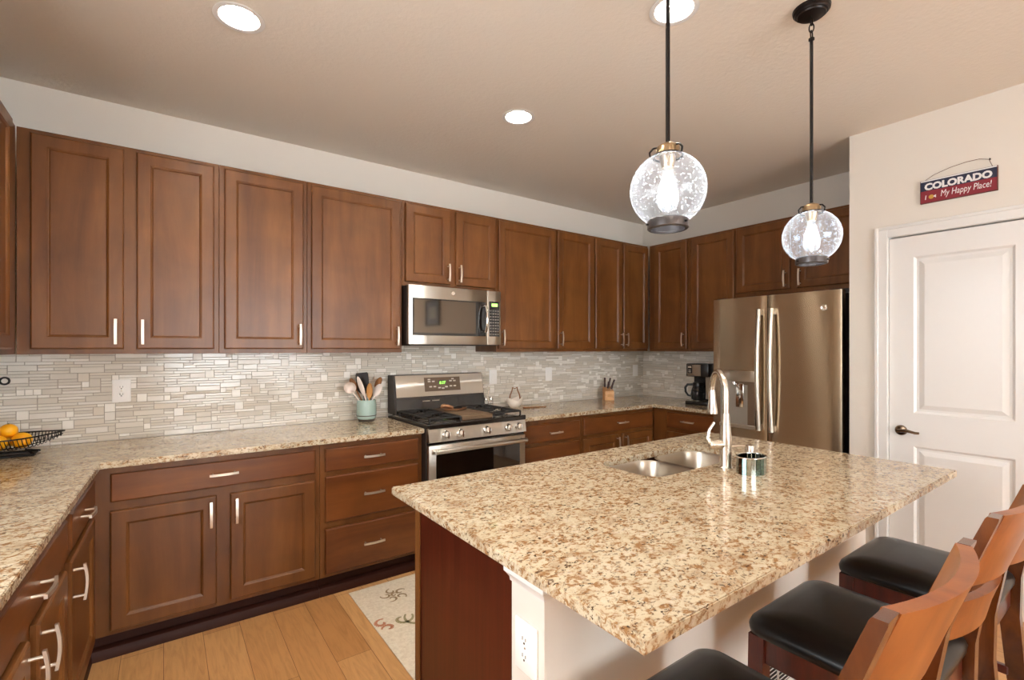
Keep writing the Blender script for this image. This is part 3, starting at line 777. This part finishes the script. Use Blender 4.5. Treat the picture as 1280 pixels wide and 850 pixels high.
mb(b, 'keys', M['button_dim'], cp)
def badge(b, c, r, ax=(0, -1, 0)):
    b.lathe([(r, 0), (r, .002), (r*.86, .003), (r*.8, .0022), (0, .0022)], c, 24, axis=ax)
bd = B(); badge(bd, (1.71, MY, 1.831), .017); mb(bd, 'badge', M['chrome'], dr)
mb(B().box(MX0+.02, MX1-.02, MY+.01, MY+.2, MZ0-.008, MZ0, .002), 'vent_base', M['dark_side'])

# ------------------------------------------------------------------ refrigerator
fr = thing('refrigerator', 'tall stainless french door fridge with water dispenser, beside the white wall', 'refrigerator', (3.9, 1.73, 0))
def fb(b, name, mat, p=None, **kw): return loc_(b, fr).build(name, mat, p or fr, **kw)
FX0 = 3.55; FY0, FY1, FYM = 1.283, 2.183, 1.757
fb(B().box(FX0+.075, XR-.02, FY0+.006, FY1-.006, .02, 1.80, .004), 'body', M['dark_side'])
def fdoor(y0, y1, z0, z1, name):
    # slightly bowed steel front
    b = B(); n = 12; lp = []
    for i in range(n+1):
        s = i/n; y = y0+(y1-y0)*s; bow = .004*math.sin(PI*(.12+.76*s))
        e = .006 if i in (0, n) else 0
        lp.append([(FX0+.072, y, z0), (FX0+.010-bow+e, y, z0), (FX0+.010-bow+e, y, z1), (FX0+.072, y, z1)])
    b.loft(lp); return fb(b, name, M['steel_dark'])
d1 = fdoor(FYM+.003, FY1, .70, 1.815, 'left_door'); d2 = fdoor(FY0, FYM-.003, .70, 1.815, 'right_door'); d3 = fdoor(FY0, FY1, .06, .69, 'freezer_drawer')
for (d, yc, s) in ((d1, FYM+.045, 1), (d2, FYM-.045, -1)):
    b = B(); pts = []; rr = []
    for i in range(15):
        s_ = i/14; z = .83+(1.715-.83)*s_; pts.append((FX0-.026-.028*math.sin(PI*s_), yc+s*.0, z)); rr.append(.0155)
    b.tube(pts, rr, 12); fb(b, 'handle', M['steel'], d)
    for z in (.85, 1.695): fb(B().box(FX0-.03, FX0+.004, yc-.012, yc+.012, z-.022, z+.022, .005, 2), 'handle_mount', M['chrome'], d)
b = B().tube([(FX0-.028, FY0+.18, .62), (FX0-.05, FY0+.3, .62), (FX0-.055, (FY0+FY1)/2, .62), (FX0-.05, FY1-.3, .62), (FX0-.028, FY1-.18, .62)], .0145, 12)
fb(b, 'handle', M['steel'], d3)
M['dispenser_back'] = plain('dispenser_recess', (168, 162, 152), .3, .6)
ds = fb(B().box(FX0-.012, FX0+.004, 1.838, 2.118, 1.180, 1.258, .003, 2), 'dispenser_panel', M['steel'], d1)
fb(B().box(FX0-.0045, FX0+.001, 1.842, 2.112, .85, 1.18), 'dispenser_recess', M['dispenser_back'], d1)
fb(B().box(FX0-.0056, FX0-.004, 1.842, 1.896, .85, 1.18).box(FX0-.0062, FX0-.004, 1.842, 1.99, 1.155, 1.18), 'recess_side', M['display_plate'], d1)
fb(B().box(FX0-.012, FX0-.006, 1.925, 1.985, .985, 1.165, .004, 2).lathe([(.012, 0), (.012, .02)], (FX0-.012, 2.0, 1.155), 12), 'paddle', M['chrome'], d1)
fb(B().box(FX0-.018, FX0+.002, 1.838, 2.115, .828, .855, .003), 'drip_tray', M['steel'], d1)
bd = B(); badge(bd, (FX0+.0035, 1.385, 1.70), .02, (-1, 0, 0)); fb(bd, 'badge', M['chrome'], d2)
for (y, z) in ((FY0+.05, 1.80), (FY1-.05, 1.80)): fb(B().box(FX0+.03, FX0+.14, y-.03, y+.03, z, z+.022, .004), 'hinge_cover', M['dark_side'])

# ------------------------------------------------------------------ counter things
M['wire'] = plain('black_wire', (20, 15, 14), .4, .5)
BX, BY = -.63, 3.27
fbk = thing('fruit_basket', 'boat shaped black wire fruit basket with hook on the left counter', 'fruit basket', (BX, BY, .915))
def hull(s, v):
    """s along -1..1, v across the section -1..1"""
    wd = .14*(1-abs(s)**2.2); x = .228*s; rim = .092+.012*abs(s)**2
    bot = .026+.062*abs(s)**2.4
    return (x, wd*v, bot+(rim-bot)*abs(v)**2.2)
b = B()
for v in (-1, 1): b.tube([hull(-1+2*i/28, v) for i in range(29)], .0035, 6)
b.build('rim', M['wire'], fbk)
b = B()
for i in range(1, 34):
    s = -1+2*i/34; b.tube([hull(s, -1+2*j/12) for j in range(13)], .0019, 5)
for v in (-.6, .6): b.tube([hull(-.97+1.94*i/24, v) for i in range(25)], .002, 5)
b.build('wires', M['wire'], fbk)
b = B()
for s in (-1, 1): b.tube([(s*.13, -.06, .007), (s*.125, -.055, .01), (s*.09, 0, .026), (s*.125, .055, .01), (s*.13, .06, .007)], .005, 6)
b.tube([(-.13, -.06, .008), (.13, -.06, .008)], .006, 6).tube([(-.13, .06, .008), (.13, .06, .008)], .006, 6).box(-.128, .128, -.058, .058, .001, .006)
b.build('foot', M['wire'], fbk)
b = B(); b.tube([(-.16, .0, .05), (-.19, .0, .16), (-.19, 0, .27), (-.15, 0, .36), (-.09, 0, .385), (-.04, 0, .375)], .005, 8)
b.tube(arc((-.022, 0, .362), .022, PI*.9, -PI*1.05, 22), .0045, 6); b.tube(arc((.017, 0, .36), .016, PI, -PI*.95, 18), .0045, 6)
b.build('banana_hook', M['wire'], fbk)
def orange_mat():
    a = NT('orange_peel'); n = a.noise(a.pos(), 6, 3)
    a.l(a.ramp(n, [(.3, col((238, 142, 14))), (.62, col((250, 192, 22)))]), a.p.inputs['Base Color']); a.set(Roughness=.4)
    a.bump(a.noise(a.pos(), 260, 2), .15, .002); return a.m
M['orange'] = orange_mat(); M['stalk'] = plain('green_stalk', (86, 92, 40), .7)
for (x, y, z, r, lb) in ((.078, -.015, .074, .039, 'orange nearest the pointed right end of the wire basket'), (-.005, -.042, .072, .041, 'orange at the front middle of the wire basket'),
                         (.03, .048, .078, .038, 'orange at the back of the basket, against the tiles'), (.03, .0, .122, .034, 'yellow orange lying on top of the fruit in the wire basket'), (-.095, .0, .073, .041, 'orange in the left half of the basket, partly cut by the photo edge')):
    o = thing('orange', lb, 'fruit', (BX+x, BY+y, .915+z), 0, 'oranges in the wire basket')
    B().ball((0, 0, 0), r, 20, 14, (1, 1, .95)).build('peel', M['orange'], o)
    B().lathe([(.004, 0), (.003, .003), (0, .003)], (0, 0, r*.945), 8).build('stalk', M['stalk'], o)

# crock with utensils
M['crock'] = plain('aqua_glaze', (160, 184, 176), .25, 0, .4); M['crock_dark'] = plain('crock_foot', (74, 66, 58), .5)
CX, CY = 1.165, 3.375
ck = thing('utensil_crock', 'pale aqua ceramic crock full of cooking utensils, left of the range', 'crock', (CX, CY, .915))
B().lathe([(.0, .018), (.058, .018), (.064, .024), (.068, .05), (.068, .12), (.064, .148), (.061, .152), (.057, .150), (.060, .12), (.060, .03), (.0, .026)], n=32, cap=False).build('pot', M['crock'], ck)
B().lathe([(.0, .0), (.052, .0), (.056, .006), (.058, .018), (.0, .018)], n=32, cap=False).build('foot', M['crock_dark'], ck)
B().lathe([(.0682, .040), (.0692, .043), (.0682, .046)], n=32, cap=False).build('band', M['crock_dark'], ck)
M['ut_black'] = plain('black_nylon', (38, 30, 27), .45); M['ut_white'] = plain('white_silicone', (226, 212, 202), .45)
M['ut_wood'] = wood('spoon_wood', (160, 104, 52), (186, 132, 72), (204, 152, 92), (30, 30, 6), .55, 0)
M['ut_brown'] = wood('dark_spoon_wood', (120, 76, 40), (146, 96, 54), (160, 112, 66), (30, 30, 6), .55, 0)
def utensil(name, label, foot, top, kind, mat, size):
    base_ = Vector((CX+foot[0], CY+foot[1], .945)); tp = Vector((CX+top[0], CY+top[1], .915+top[2]))
    ax = (tp-base_).normalized(); L = (tp-base_).length
    o = tag(bpy.data.objects.new(name, None), label, 'utensil', 'cooking utensils in the crock'); COL.objects.link(o); o.location = base_
    z = ax; vx = Vector((.80, -.6, 0)); vx = (vx-z*vx.dot(z)).normalized(); vy = z.cross(vx)
    R_ = Matrix((vx, vy, z)).transposed()
    hl, hw, ht = size
    def T(p): return R_ @ Vector(p)
    B().tube([T((0, 0, 0)), T((0, 0, L*.5)), T((0, 0, L-hl*.9))], [.0055, .005, .0042], 8).build('shaft', mat if kind != 'turner' else M['ut_black'], o)
    b = B()
    if kind == 'spoon':
        b.ball(T((0, 0, L-hl/2)), 1.0, 16, 10, (hw/2, ht, hl/2), R_)
    elif kind == 'ladle':
        lp = []
        for (rr, h) in ((.0, -.035), (.6, -.030), (.9, -.015), (1.0, .0), (.95, .0), (.85, -.012), (.5, -.026), (0, -.030)):
            lp.append((rr*hw/2, h))
        b.lathe(lp, T((0, 0, L-hl/2)), 18, cap=False, axis=-vy*.8+vx*.2)
    else:
        sl = .004
        lp = []
        for (f, w_) in ((0, .35), (.12, .8), (.2, 1), (.92, 1), (1.0, .86)):
            zz = L-hl+hl*f; q = w_*hw/2
            lp.append([T((-q, -ht, zz)), T((q, -ht, zz)), T((q, ht, zz)), T((-q, ht, zz))])
        b.loft(lp)
    b.build('head', mat, o)
utensil('spatula', 'wide black nylon turner standing tallest in the crock', (.0, .01), (-.022, .035, .342), 'turner', M['ut_black'], (.15, .09, .003))
utensil('spatula', 'slim white spatula leaning left in front of the black turner', (.03, -.03), (-.072, -.025, .32), 'spoon', M['ut_white'], (.15, .036, .006))
utensil('ladle', 'white ladle leaning furthest left over the crock rim', (.03, .0), (-.135, -.005, .265), 'ladle', M['ut_white'], (.06, .085, .02))
utensil('wooden_spoon', 'light wooden spoon upright at the front of the crock', (.0, -.04), (.012, -.035, .272), 'spoon', M['ut_wood'], (.11, .044, .007))
utensil('slotted_spoon', 'white spoon leaning right over the crock rim', (-.03, -.02), (.105, .0, .258), 'spoon', M['ut_white'], (.10, .058, .008))
utensil('wooden_spoon', 'dark wooden spoon behind the right leaning white spoon', (-.03, .02), (.12, .035, .305), 'spoon', M['ut_brown'], (.09, .046, .007))
utensil('wooden_spoon', 'brown wooden spoon leaning left behind the white ladle', (.03, .02), (-.10, .04, .305), 'spoon', M['ut_brown'], (.09, .045, .007))

# wire cruet holder and white ceramic basket right of the range
cr = thing('cruet_stand', 'small wire stand with loop handle and two shakers, behind the range corner', 'cruet stand', (2.215, 3.41, .915))
b = B().tube(arc((0, 0, .175), .016, -PI/2, PI*1.5, 20), .0025, 6).tube([(0, 0, .01), (0, 0, .158)], .003, 6)
for s in (-1, 1): b.tube(arc((s*.026, 0, .05), .024, 0, 2*PI, 20, 'xy')[:-1], .002, 6, closed=True)
b.build('wire_frame', M['chrome'], cr); B().box(-.052, .052, -.028, .028, 0, .006, .003).build('tray', M['chrome'], cr)
for s in (-1, 1):
    o = B().lathe([(.018, .007), (.021, .012), (.021, .06), (.016, .08), (0, .08)], (s*.026, 0, 0), 18).build('shaker', M['clear_glass'], cr)
    B().lathe([(.0165, .08), (.017, .095), (.012, .106), (0, .108)], (s*.026, 0, 0), 18).build('shaker_lid', M['chrome'], o)
M['ceramic'] = plain('white_ceramic', (232, 222, 210), .3, 0, .3)
wb = thing('ceramic_basket', 'white ceramic scoop basket with two brown prongs on the counter right of the range', 'ceramic basket', (2.475, 3.385, .915))
b = B(); lp = []; n = 32
def rimh(a): return .062+.032*abs(math.cos(a))**1.3 + (.01 if math.cos(a) > 0 else -.004)
for (f, g) in ((.45, 0), (.62, .08), (.92, .45), (1.0, .8), (1.0, 1.0), (.94, 1.0), (.92, .8), (.84, .45), (.5, .12)):
    lp.append([(.078*f*math.cos(2*PI*k/n), .05*f*math.sin(2*PI*k/n), rimh(2*PI*k/n)*g) for k in range(n)])
b.loft(lp); b.build('bowl', M['ceramic'], wb)
b = B()
for s in (-1, 1): b.tube([(s*.058, .0, .07), (s*.05, 0, .11), (s*.03, 0, .15), (s*.024, 0, .178)], [.006, .0055, .005, .0045], 8)
b.tube([(-.024, 0, .176), (0, 0, .165), (.024, 0, .176)], .004, 8)
b.build('handle', M['ut_brown'], wb)
o = B().tube([(2.50, 3.30, .921), (2.60, 3.28, .920), (2.72, 3.255, .920)], [.006, .005, .004], 8).build('dark_line_rod', M['ut_brown']); tag(o, 'thin brown rod for the dark line on the counter in front of the white ceramic basket', 'utensil')  # thin brown rod modelled for a dark line on the counter

# knife block
kb = thing('knife_block', 'small light wood knife block on the far counter', 'knife block', (3.62, 3.36, .915), -.55)
M['block'] = wood('block_wood', (176, 120, 66), (200, 146, 88), (214, 166, 110), (10, 10, 40), .5, .1)
b = B(); b.loft([[(-.045, -.05, 0), (.045, -.05, 0), (.045, .05, 0), (-.045, .05, 0)], [(-.045, -.046, .088), (.045, -.046, .088), (.045, .056, .125), (-.045, .056, .125)]]); b.build('block', M['block'], kb)
b = B().box(-.022, .022, -.0496, -.0482, .035, .06); b.build('label_plate', M['ut_wood'], kb)
M['knife'] = plain('knife_handle', (58, 22, 16), .35)
for k, (x, y, ln, ti, lb) in enumerate([(-.028, .03, .105, -.02, 'tallest knife at the left of the wooden block'), (-.008, .0, .08, .12, 'dark handled knife second from the left in the block'), (.008, .035, .10, .2, 'knife at the back middle of the block'),
                                    (.022, -.02, .075, .26, 'short knife at the front of the block'), (.034, .02, .09, .36, 'knife leaning furthest right in the block')]):
    o = thing('kitchen_knife', lb, 'knife', (3.62, 3.36, .915), -.55, 'knives in the wooden block')
    z0 = .085+(y+.05)*.37; dxx, dyy = math.sin(ti), .18
    def q(s): return (x+dxx*s, y-dyy*s*.5, z0+s)
    B().tube([q(.012), q(.02), q(.05), q(ln)], [.0085, .0095, .0085, .0095], 8).build('handle', M['knife'], o)
    B().tube([q(-.03), q(.013)], .005, 6).build('blade', M['chrome'], o)

# coffee maker: local front is -y, turned to face the room
cm = thing('coffee_maker', 'black and steel drip coffee maker with glass carafe, beside the fridge', 'coffee maker', (4.06, 2.60, .915), -PI/2+.15)
M['cm_black'] = plain('black_plastic', (22, 18, 17), .3)
b = B().box(-.105, .105, -.13, .11, 0, .03, .006, 2); b.build('base', M['cm_black'], cm)
B().lathe([(.075, 0), (.078, .006), (.06, .008), (0, .008)], (-.02, -.04, .03), 28).build('warming_plate', M['steel'], cm)
B().box(.04, .105, -.03, .11, .03, .26, .008, 2).box(-.105, .105, .05, .11, .03, .26, .008, 2).build('column', M['cm_black'], cm)
B().box(.045, .102, -.036, -.028, .05, .36, .003).build('water_gauge', M['steel'], cm)
B().box(-.105, .105, -.11, .11, .255, .375, .01, 2).build('brew_head', M['cm_black'], cm)
B().box(-.092, .035, -.1135, -.109, .262, .366, .002).build('steel_fascia', M['steel'], cm)
B().box(-.088, -.045, -.1165, -.112, .285, .362, .002).build('control_panel', M['cm_black'], cm)
B().box(-.082, -.052, -.1175, -.116, .335, .352).build('screen', M['button'], cm)
b = B()
for z in (.300, .315): b.box(-.078, -.056, -.1175, -.116, z-.004, z+.004)
b.build('button', M['button'], cm)
o = B().lathe([(.0, .040), (.05, .040), (.062, .05), (.068, .085), (.060, .13), (.047, .165), (.045, .178)], (-.02, -.04, 0), 28, cap=False).build('carafe', M['coffee_glass'], cm)
B().lathe([(.049, .165), (.05, .19), (.044, .20), (0, .202)], (-.02, -.04, 0), 24).build('carafe_lid', M['cm_black'], o)
B().tube([(-.06, -.05, .18), (-.11, -.07, .178), (-.128, -.078, .15), (-.125, -.077, .11), (-.105, -.068, .078), (-.08, -.06, .072)], [.010, .011, .011, .010, .009, .008], 10).build('carafe_handle', M['cm_black'], o)
B().lathe([(.0, .041), (.055, .046), (.066, .085), (.06, .12), (0, .12)], (-.02, -.04, 0), 24, cap=False).build('coffee', M['cm_black'], o)

# ------------------------------------------------------------------ pendants, downlights
def pendant():
    p = thing('pendant_light', 'pendant with seeded glass globe', 'pendant light', (0, 0, 0), 0, 'pendant lights over the island')
    # local z = 0 at the ceiling
    B().lathe([(.0, -.034), (.03, -.033), (.05, -.028), (.053, -.022), (.058, -.021), (.062, -.014), (.066, -.012), (.068, -.002), (.068, 0), (0, 0)], n=36, cap=False).build('canopy', M['bronze'], p)
    zt = -.05
    for i in range(3):
        c = -.050-i*.028
        pts = [(.009*math.cos(a), 0, c+.018*math.sin(a)) if i % 2 == 0 else (0, .009*math.cos(a), c+.018*math.sin(a)) for a in [2*PI*k/16 for k in range(16)]]
        B().tube(pts, .0025, 6, closed=True).build('chain_link', M['bronze'], p)
    B().tube([(0, 0, -.120), (0, 0, -.128), (0, 0, -.80)], [.009, .0062, .0062], 12).lathe([(.004, -.132), (.011, -.128), (.011, -.120), (.004, -.116)], n=12).build('rod', M['bronze'], p)
    B().lathe([(.0, -.79), (.016, -.792), (.030, -.800), (.033, -.806), (.033, -.828), (.0, -.828)], n=28, cap=False).build('socket_cap', M['cap_metal'], p)
    b = B(); b.tube(arc((0, 0, -.828), .041, 0, 2*PI, 32, 'xy')[:-1], .0032, 6, closed=True)
    for a in (.4, 2.5, 4.6):
        ca, sa = math.cos(a), math.sin(a); b.tube([(ca*.028, sa*.028, -.803), (ca*.042, sa*.042, -.806), (ca*.052, sa*.052, -.818), (ca*.050, sa*.050, -.832)], .003, 6)
    b.build('globe_clips', M['bronze'], p)
    R = .106; zc = -.925
    pr = []
    a0, a1 = math.asin(.040/R), PI-math.asin(.052/R)
    for i in range(25):
        a = a0+(a1-a0)*i/24; pr.append((R*math.sin(a), zc+R*math.cos(a)))
    B().lathe(pr, n=48, cap=False).build('glass_globe', M['seeded_glass'], p)
    zb = pr[-1][1]
    B().lathe([(.050, zb+.006), (.056, zb+.006), (.0575, zb), (.0575, zb-.018), (.054, zb-.021), (.047, zb-.021), (.047, zb-.016), (.052, zb-.014), (.050, zb+.006)], n=40, cap=False).build('bottom_ring', M['ring_metal'], p)
    for a in (.5, 2.6, 4.7): B().tube([(.056*math.cos(a), .056*math.sin(a), zb-.008), (.064*math.cos(a), .064*math.sin(a), zb-.008)], .003, 8).build('thumb_screw', M['bronze'], p)
    B().lathe([(.0, -.828), (.024, -.828), (.024, -.834), (.020, -.850), (.017, -.862), (.0, -.862)], n=24, cap=False).build('lamp_socket', M['cap_metal'], p)
    bl = B().lathe([(.013, -.862), (.014, -.875), (.019, -.895), (.027, -.925), (.031, -.948), (.029, -.966), (.020, -.981), (.0, -.987)], n=28, cap=False).build('bulb', M['bulb_glass'], p)
    b = B()
    for k in range(4):
        a = PI/2*k+.3; b.tube([(.005*math.cos(a), .005*math.sin(a), -.885), (.010*math.cos(a), .010*math.sin(a), -.95)], .0026, 4)
    b.build('filament', M['filament'], bl)
    return p
M['cap_metal'] = plain('antique_brass_cap', (168, 146, 116), .3, 1.0)
M['ring_metal'] = plain('bronze_ring', (92, 88, 88), .32, .8)
p1 = pendant(); p1.location = (1.175, .862, ZC); p1['label'] = 'pendant light with bubbled glass globe nearer the camera, larger in view, left of the other'
p2 = copy_tree(p1); p2.location = (2.135, .877, ZC); p2['label'] = 'farther pendant light with bubbled glass globe, hanging before the fridge cabinets'
M['can'] = plain('can_reflector', (240, 236, 230), .35)
def downlight(x, y, label):
    d = thing('recessed_downlight', label, 'ceiling light', (x, y, ZC), 0, 'recessed downlights')
    B().lathe([(RD-.001, .0), (RD+.020, -.001), (RD+.021, -.004), (RD+.012, -.006), (RD, -.004), (RD-.003, .002)], n=40, cap=False).build('trim_ring', M['white'], d)
    B().lathe([(RD-.001, -.001), (RD-.004, .01), (.062, .075), (.0, .078)], n=40, cap=False).build('can', M['can'], d)
    b = B(); b.bm.faces.new([b.bm.verts.new((.058*math.cos(-2*PI*k/20), .058*math.sin(-2*PI*k/20), .05)) for k in range(20)])
    b.build('lamp_lens', M['lens'], d, normals=False)
    B().lathe([(.0, .0505), (.062, .0505), (.062, .058), (.0, .06)], n=24, cap=False).build('lamp_housing', M['can'], d)
    return d
dlab = ['recessed ceiling light above the left counter, at the top left of the photo', 'small looking recessed ceiling light in front of the microwave cabinets', 'recessed ceiling light behind the rod of the nearer pendant']
for i, (x, y) in enumerate(DL):
    downlight(x, y, dlab[i] if i < 3 else 'recessed ceiling light outside the photo, behind or above the camera')

# ------------------------------------------------------------------ wall sign
sg = thing('wall_sign', 'blue and red hanging wooden sign reading COLORADO above the white door', 'sign', (XP-.008, .7325, 2.344), -PI/2)
M['sign_blue'] = plain('sign_blue', (22, 30, 60), .5); M['sign_red'] = plain('sign_red', (128, 18, 36), .5); M['sign_white'] = plain('sign_white', (226, 224, 224), .5)
M['sign_brown'] = plain('sign_edge', (92, 48, 36), .6); M['sign_gold'] = plain('sign_gold', (196, 152, 60), .5)
B().box(-.1635, .1635, -.006, .007, -.067, .067, .0015).build('board', M['sign_brown'], sg)
B().box(-.160, .160, -.0072, -.0055, .004, .058).build('blue_field', M['sign_blue'], sg)
B().box(-.160, .160, -.0072, -.0055, -.064, .004).build('red_field', M['sign_red'], sg)
B().box(-.160, .160, -.0072, -.0055, .058, .065).build('pale_stripe', M['sign_white'], sg)
text('COLORADO', .05, M['sign_white'], sg, 'lettering', .0006, .0024, 0, (0.0, -.0078, .027), .285, .041)
text('My Happy Place!', .04, M['sign_white'], sg, 'lettering', .0006, .0, .18, (.035, -.0078, -.030), .21, .046)
text('I', .04, M['sign_white'], sg, 'lettering', .0006, .0, .1, (-.137, -.0078, -.034), None, .024)
b = B().lathe([(.0, 0), (.012, 0), (.012, .001), (0, .001)], (-.112, -.0074, -.034), 20, axis=(0, -1, 0)); b.build('gold_disc', M['sign_gold'], sg)
b = B().quad([(-.103, -.0086, -.034), (-.092, -.0086, -.043), (-.092, -.0086, -.025)]) if False else B().loft([[(-.104, -.0074, -.0335), (-.091, -.0074, -.043), (-.091, -.0074, -.025)], [(-.104, -.0086, -.0335), (-.091, -.0086, -.043), (-.091, -.0086, -.025)]])
b.build('white_wedge', M['sign_white'], sg)
B().tube([(-.145, 0, .066), (-.10, -.002, .092), (-.03, -.002, .112), (.04, -.002, .122), (.09, -.002, .122), (.128, -.002, .108), (.142, 0, .066)], .0013, 6).build('hanging_wire', M['sign_brown'], sg)
B().tube([(.132, .006, .108), (.132, -.006, .110)], .003, 8).build('nail', M['bronze'], sg)

# framed print on the pantry wall beyond the door, caught in the microwave's glass
pf = thing('framed_picture', 'dark framed blue print, seen only as a reflection in the microwave window', 'picture', (XP-.001, -1.06, 2.02), -PI/2)
B().box(-.25, .25, -.025, 0, -.22, -.19, .003).box(-.25, .25, -.025, 0, .19, .22, .003).box(-.25, -.22, -.025, 0, -.19, .19, .003).box(.22, .25, -.025, 0, -.19, .19, .003).build('frame', M['bronze'], pf)
B().box(-.22, .22, -.008, -.001, -.19, .19).build('print', plain('blue_print', (112, 130, 150), .5), pf)
B().box(-.12, .12, -.010, -.008, -.10, .10).build('print_centre', plain('pale_print', (176, 186, 192), .5), pf)

# ------------------------------------------------------------------ rug
def rug():
    b = B(); x0, x1, y0, y1 = .872, 2.35, 1.86, 2.832
    b.box(x0, x1, y0, y1, .0005, .007, .003, 2)
    rnd = random.Random(11)
    def curl(cx, cy, r, turns, a0, mi, w=.008, flip=1):
        b.mi = mi; pts = []
        n = int(14*turns)+3
        for i in range(n+1):
            s = i/n; a = a0+flip*2*PI*turns*s; rr = r*(1-.75*s); pts.append((cx+rr*math.cos(a), cy+rr*math.sin(a)))
        for i in range(len(pts)-1):
            p, q = Vector(pts[i]), Vector(pts[i+1]); d = (q-p).normalized(); nn = Vector((-d.y, d.x))
            w0 = w*(.5+.6*math.sin(PI*i/(len(pts)-1))); w1 = w*(.5+.6*math.sin(PI*(i+1)/(len(pts)-1)))
            b.quad([(*(p-nn*w0), .0074), (*(q-nn*w1), .0074), (*(q+nn*w1), .0074), (*(p+nn*w0), .0074)])
    def flower(cx, cy, s, mi):
        for k in range(5): a = 2*PI*k/5+.3; curl(cx+s*.6*math.cos(a), cy+s*.6*math.sin(a), s*.45, .8, a, mi, .006)
        curl(cx, cy, s*.3, 1, 0, mi, .006)
    flower(1.08, 2.66, .075, 2); flower(1.26, 2.33, .07, 2)
    for (cx, cy, r, t, a, mi, fl) in [(1.10, 2.36, .085, .7, 2.2, 1, 1), (1.02, 2.40, .06, .8, .2, 1, -1), (1.17, 2.40, .07, .6, 4.0, 1, 1), (.915, 2.42, .04, .9, 1.0, 3, 1), (.93, 2.36, .035, .8, 3.0, 3, -1),
                                      (1.02, 2.05, .06, .8, .5, 1, 1), (1.08, 2.02, .05, .8, 3.0, 2, -1), (.97, 1.98, .05, .7, 2.0, 3, 1)]: curl(cx, cy, r, t, a, mi, .009, fl)
    for k in range(26):
        curl(rnd.uniform(1.35, 2.28), rnd.uniform(1.92, 2.76), rnd.uniform(.04, .08), .8, rnd.uniform(0, 6), rnd.choice((1, 2, 3)), .008, rnd.choice((-1, 1)))
    a = NT('rug_wool'); n = a.noise(a.pos(), 70, 4); a.l(a.ramp(n, [(.3, col((214, 200, 176))), (.7, col((234, 223, 202)))]), a.p.inputs['Base Color']); a.set(Roughness=.95); a.bump(n, .3, .004)
    o = b.build('rug', [a.m, plain('rug_sage', (160, 150, 112), .95), plain('rug_tan', (158, 134, 100), .95), plain('rug_rust', (192, 130, 98), .95)], normals=False)
    tag(o, 'cream rug with curling flower pattern on the floor by the island', 'rug')
rug()

# ------------------------------------------------------------------ bar stools
def stool():
    s = thing('bar_stool', 'stool', 'bar stool', (0, 0, 0), 0, 'bar stools along the island')
    # local: front is +y, origin on the floor under the seat's middle
    W2 = .212; SF, SB = .205, -.205; ZS = .590
    # cushion
    b = B(); lp = []
    for (ins, z) in ((.012, ZS), (.002, ZS+.006), (.0, ZS+.022), (.006, ZS+.038), (.025, ZS+.052), (.06, ZS+.060), (.11, ZS+.064)):
        lp.append([(x, y, z) for x, y in rrect(-W2-.012+ins, W2+.012-ins, SB+ins, SF+.012-ins, max(.055-ins*.3, .02), 6)])
    b.loft(lp); b.build('seat_cushion', M['leather'], s, sharp=60)
    # aprons
    for (x0, x1, y0, y1) in ((-W2+.04, W2-.04, SF-.030, SF-.010), (-W2+.04, W2-.04, SB+.012, SB+.03)): B().box(x0, x1, y0, y1, ZS-.075, ZS, .002).build('apron', M['stool_red'], s)
    for x in (-W2+.01, W2-.03): B().box(x, x+.02, SB+.03, SF-.03, ZS-.075, ZS, .002).build('apron', M['stool_red'], s)
    for sx in (-1, 1):
        b = B(); lp = []
        for (z, f, off) in ((0, .019, .012), (.3, .021, .004), (ZS, .022, 0)):
            cx = sx*(W2-.022)+sx*off; cy = SF-.024+off
            lp.append([(cx-f, cy-f, z), (cx+f, cy-f, z), (cx+f, cy+f, z), (cx-f, cy+f, z)])
        b.loft(lp); b.build('leg', M['stool_red'], s)
        b = B(); lp = []
        for (z, y, d) in ((0, SB-.035, .020), (.25, SB+.0, .024), (.48, SB+.018, .027), (.62, SB+.012, .024), (.80, SB-.022, .018), (.95, SB-.068, .013), (1.075, SB-.112, .0105), (1.08, SB-.114, .009)):
            cx = sx*(W2-.006)
            lp.append([(cx-.021, y-d, z), (cx+.021, y-d, z), (cx+.021, y+d, z), (cx-.021, y+d, z)])
        b.loft(lp); b.build('rear_post', M['stool_post'], s, sharp=25)
    def ypost(z):
        T = [(.62, SB+.012), (.80, SB-.022), (.95, SB-.068), (1.08, SB-.114)]
        for (a, ya), (c, yc) in zip(T, T[1:]):
            if z <= c: return ya+(yc-ya)*(z-a)/(c-a)
        return T[-1][1]
    def slat(z0, z1, bow, th):
        b = B(); lp = []
        for i in range(17):
            t_ = -1+2*i/16; x = t_*(W2-.027); o_ = -bow*(1-t_*t_)
            lp.append([(x, ypost(z)+o_+d, z) for (z, d) in ((z0, -th), (z0, th), ((z0+z1)/2, th), (z1, th), (z1, -th), ((z0+z1)/2, -th))])
        b.loft(lp); return b
    slat(.905, 1.079, .034, .0115).build('top_slat', M['stool_wood'], s, sharp=40)
    slat(.765, .865, .034, .0105).build('lower_slat', M['stool_wood'], s, sharp=40)
    B().box(-W2+.03, W2-.03, SF-.034, SF-.012, .17, .205, .003).build('footrest', M['stool_red'], s)
    for x in (-W2+.02, W2-.02): B().box(x-.011, x+.011, SB+.02, SF-.03, .26, .29, .003).build('stretcher', M['stool_red'], s)
    return s
s1 = stool(); s1.location = (.975, .545, 0); s1['label'] = 'bar stool nearest the camera, its curved orange brown back in front at the bottom right'
s2 = copy_tree(s1); s2.location = (1.615, .545, 0); s2['label'] = 'middle bar stool, black leather seat below the island edge, back post at the right'
s3 = copy_tree(s1); s3.location = (2.265, .545, 0); s3['label'] = 'bar stool farthest along the island, its black seat nearest the white door'
